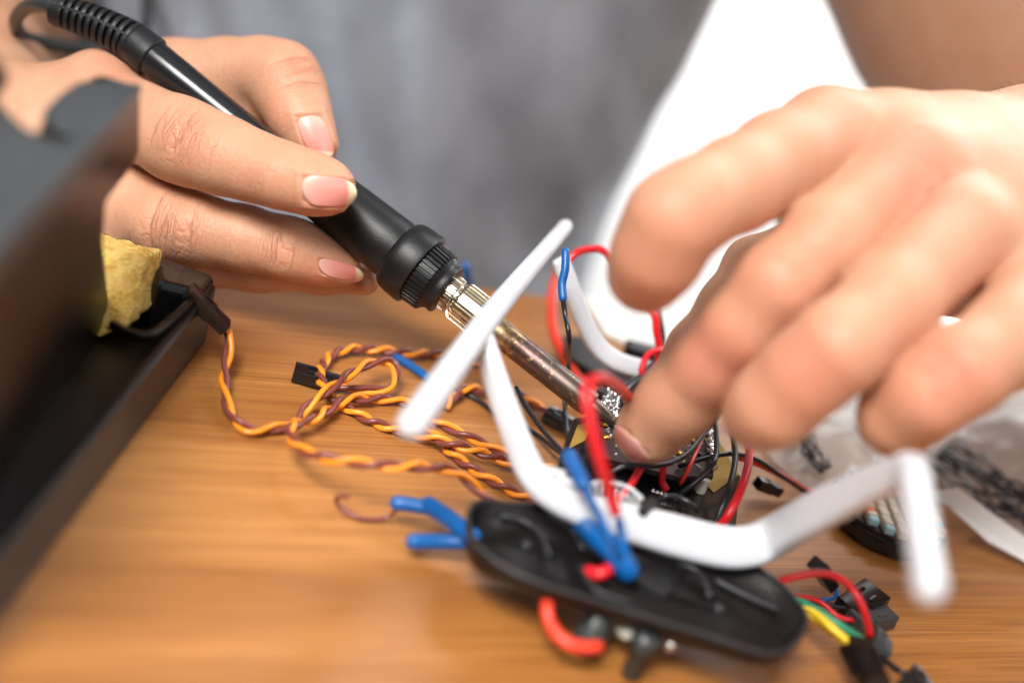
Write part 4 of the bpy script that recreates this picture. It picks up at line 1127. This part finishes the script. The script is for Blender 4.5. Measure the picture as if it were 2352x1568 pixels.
def bundle(cx, cy, n, rx, ry, label, seed, z0=.5, ang=0.6):
    rn = random.Random(seed); mb = MB()
    for k in range(n):
        pts = []
        ph = rn.uniform(0, 6.28); a0 = rn.uniform(-.3, .3)
        for q in range(7):
            t = q / 6 * 2 - 1
            x = t * rx; y = rn.uniform(-1, 1) * ry * .35 + (k / n - .5) * ry * 1.2 + math.sin(t * 2.2 + ph) * ry * .3
            pts.append(T(cx + x * math.cos(ang) - y * math.sin(ang), cy + (x * math.sin(ang) + y * math.cos(ang)), z0 + rn.uniform(0, .5)))
        tube(spline(pts, .2), .038, 6, mb=mb)
    o = mb.build('wire_bundle', 'blackwire', None); tag(o, label, 'wires'); return o
bundle(2275, 1115, 16, 140, 56, 'tangled bundle of thin black wires in the bag at the right edge', 2)
bundle(1860, 1030, 6, 60, 28, 'small tangle of thin black wires below the ring finger', 5, .3, 1.0)

# jumper leads, bottom right
def jumper(label, c0, c1, wires, w=.5, h=.3, mat='gloss_black'):
    root = empty('jumper_lead', (Vector(c0).x, Vector(c0).y, 0), label, 'jumper lead', 'jumper leads at the bottom right')
    plug(c0, c1, w, h, root, mat)
    for nm, mt, r, pts in wires: wire(nm, pts, r, mt, root, seg=10)
    return root
jumper('jumper lead with black plug standing tilted, topmost of the plugs at bottom right', T(1878,1298,1.3), T(1905,1342,.5), [('blue_wire', 'blue', .05, [T(1905,1340,.5), T(1922,1355,.4), T(1915,1372,.3), T(1885,1378,.3)])], .42, .3)
jumper('jumper lead with black plug lying flat between the tilted plug and the grey one', T(2010,1362,.4), T(1945,1400,.25), [('black_wire', 'blackwire', .06, [T(1950,1398,.25), T(1900,1388,.2), T(1850,1376,.2), T(1805,1372,.2)])], .75, .36)
jumper('jumper lead with grey-topped black plug, second from the lowest at bottom right', T(2040,1412,.25), T(1960,1425,.25), [('red_wire', 'red', .06, [T(1962,1424,.25), T(1925,1415,.25), T(1890,1385,.3), T(1850,1370,.3), T(1800,1368,.2)])], .55, .34, 'station_grey')
jumper('jumper lead with thick red wire arching over the plugs into the lowest grey plug', T(2000,1462,.8), T(2035,1498,.6), [('red_wire', 'red', .085, [T(1765,1345,.9), T(1820,1325,1.3), T(1890,1316,1.6), T(1945,1338,1.7), T(1980,1390,1.5), T(2000,1460,.9)])], .6, .4, 'station_grey')
jumper('jumper lead of green and yellow wires running into a black plug', T(1965,1480,.9), T(2012,1575,.9), [
    ('yellow_wire', 'yellow', .085, [T(1838,1384,.9), T(1870,1405,1.0), T(1910,1440,1.1), T(1955,1478,1.0)]),
    ('green_wire', 'green', .08, [T(1800,1366,.8), T(1855,1388,1.0), T(1915,1425,1.1), T(1985,1472,1.0)]),
    ('yellow_wire', 'yellow', .07, [T(1838,1394,.8), T(1880,1425,.9), T(1950,1484,.9)])], .6, .45)
jumper('jumper lead with black plug in the bottom right, partly below the frame', T(2080,1545,.8), T(2130,1600,.6), [('black_wire', 'blackwire', .07, [T(2080,1547,.8), T(2050,1530,.7), T(2020,1500,.6)])], .6, .4)

# fine hairs on the wrist and the knuckles
mb = MB(); rn = random.Random(11)
VR = Vr; X, Y, dd = px_of(VR)
D_, lo_ = DR
sel = np.where((X > 2120) & (X < 2400) & (Y < 238))[0]
for i in rn.sample(list(sel), min(70, len(sel))):
    p = VR[i]; g = np.array([sample_field(D_, lo_, .085, (p + np.eye(3)[q] * .1)[None])[0] - sample_field(D_, lo_, .085, (p - np.eye(3)[q] * .1)[None])[0] for q in range(3)]); g /= np.linalg.norm(g) + 1e-9
    t = np.array([-1, rn.uniform(-.6, .4), rn.uniform(-.3, .5)])
    tube([p - g * .02, p + g * .02 + t * .10, p + g * .035 + t * .20], [.0022, .0018, .0007], 4, mb=mb)
X, Y, dd = px_of(Vl); sel = np.where((X > 262) & (X < 330) & (Y > 440) & (Y < 540) & (dd < 35))[0]
D_, lo_ = DL
for i in rn.sample(list(sel), min(10, len(sel))):
    p = Vl[i]; g = np.array([sample_field(D_, lo_, .062, (p + np.eye(3)[q] * .1)[None])[0] - sample_field(D_, lo_, .062, (p - np.eye(3)[q] * .1)[None])[0] for q in range(3)]); g /= np.linalg.norm(g) + 1e-9
    t = np.array([.6, -.2, -.8])
    tube([p - g * .02, p + g * .06 + t * .2, p + g * .07 + t * .45], [.0025, .002, .0008], 4, mb=mb)
mb.build('body_hair', 'hair', person)
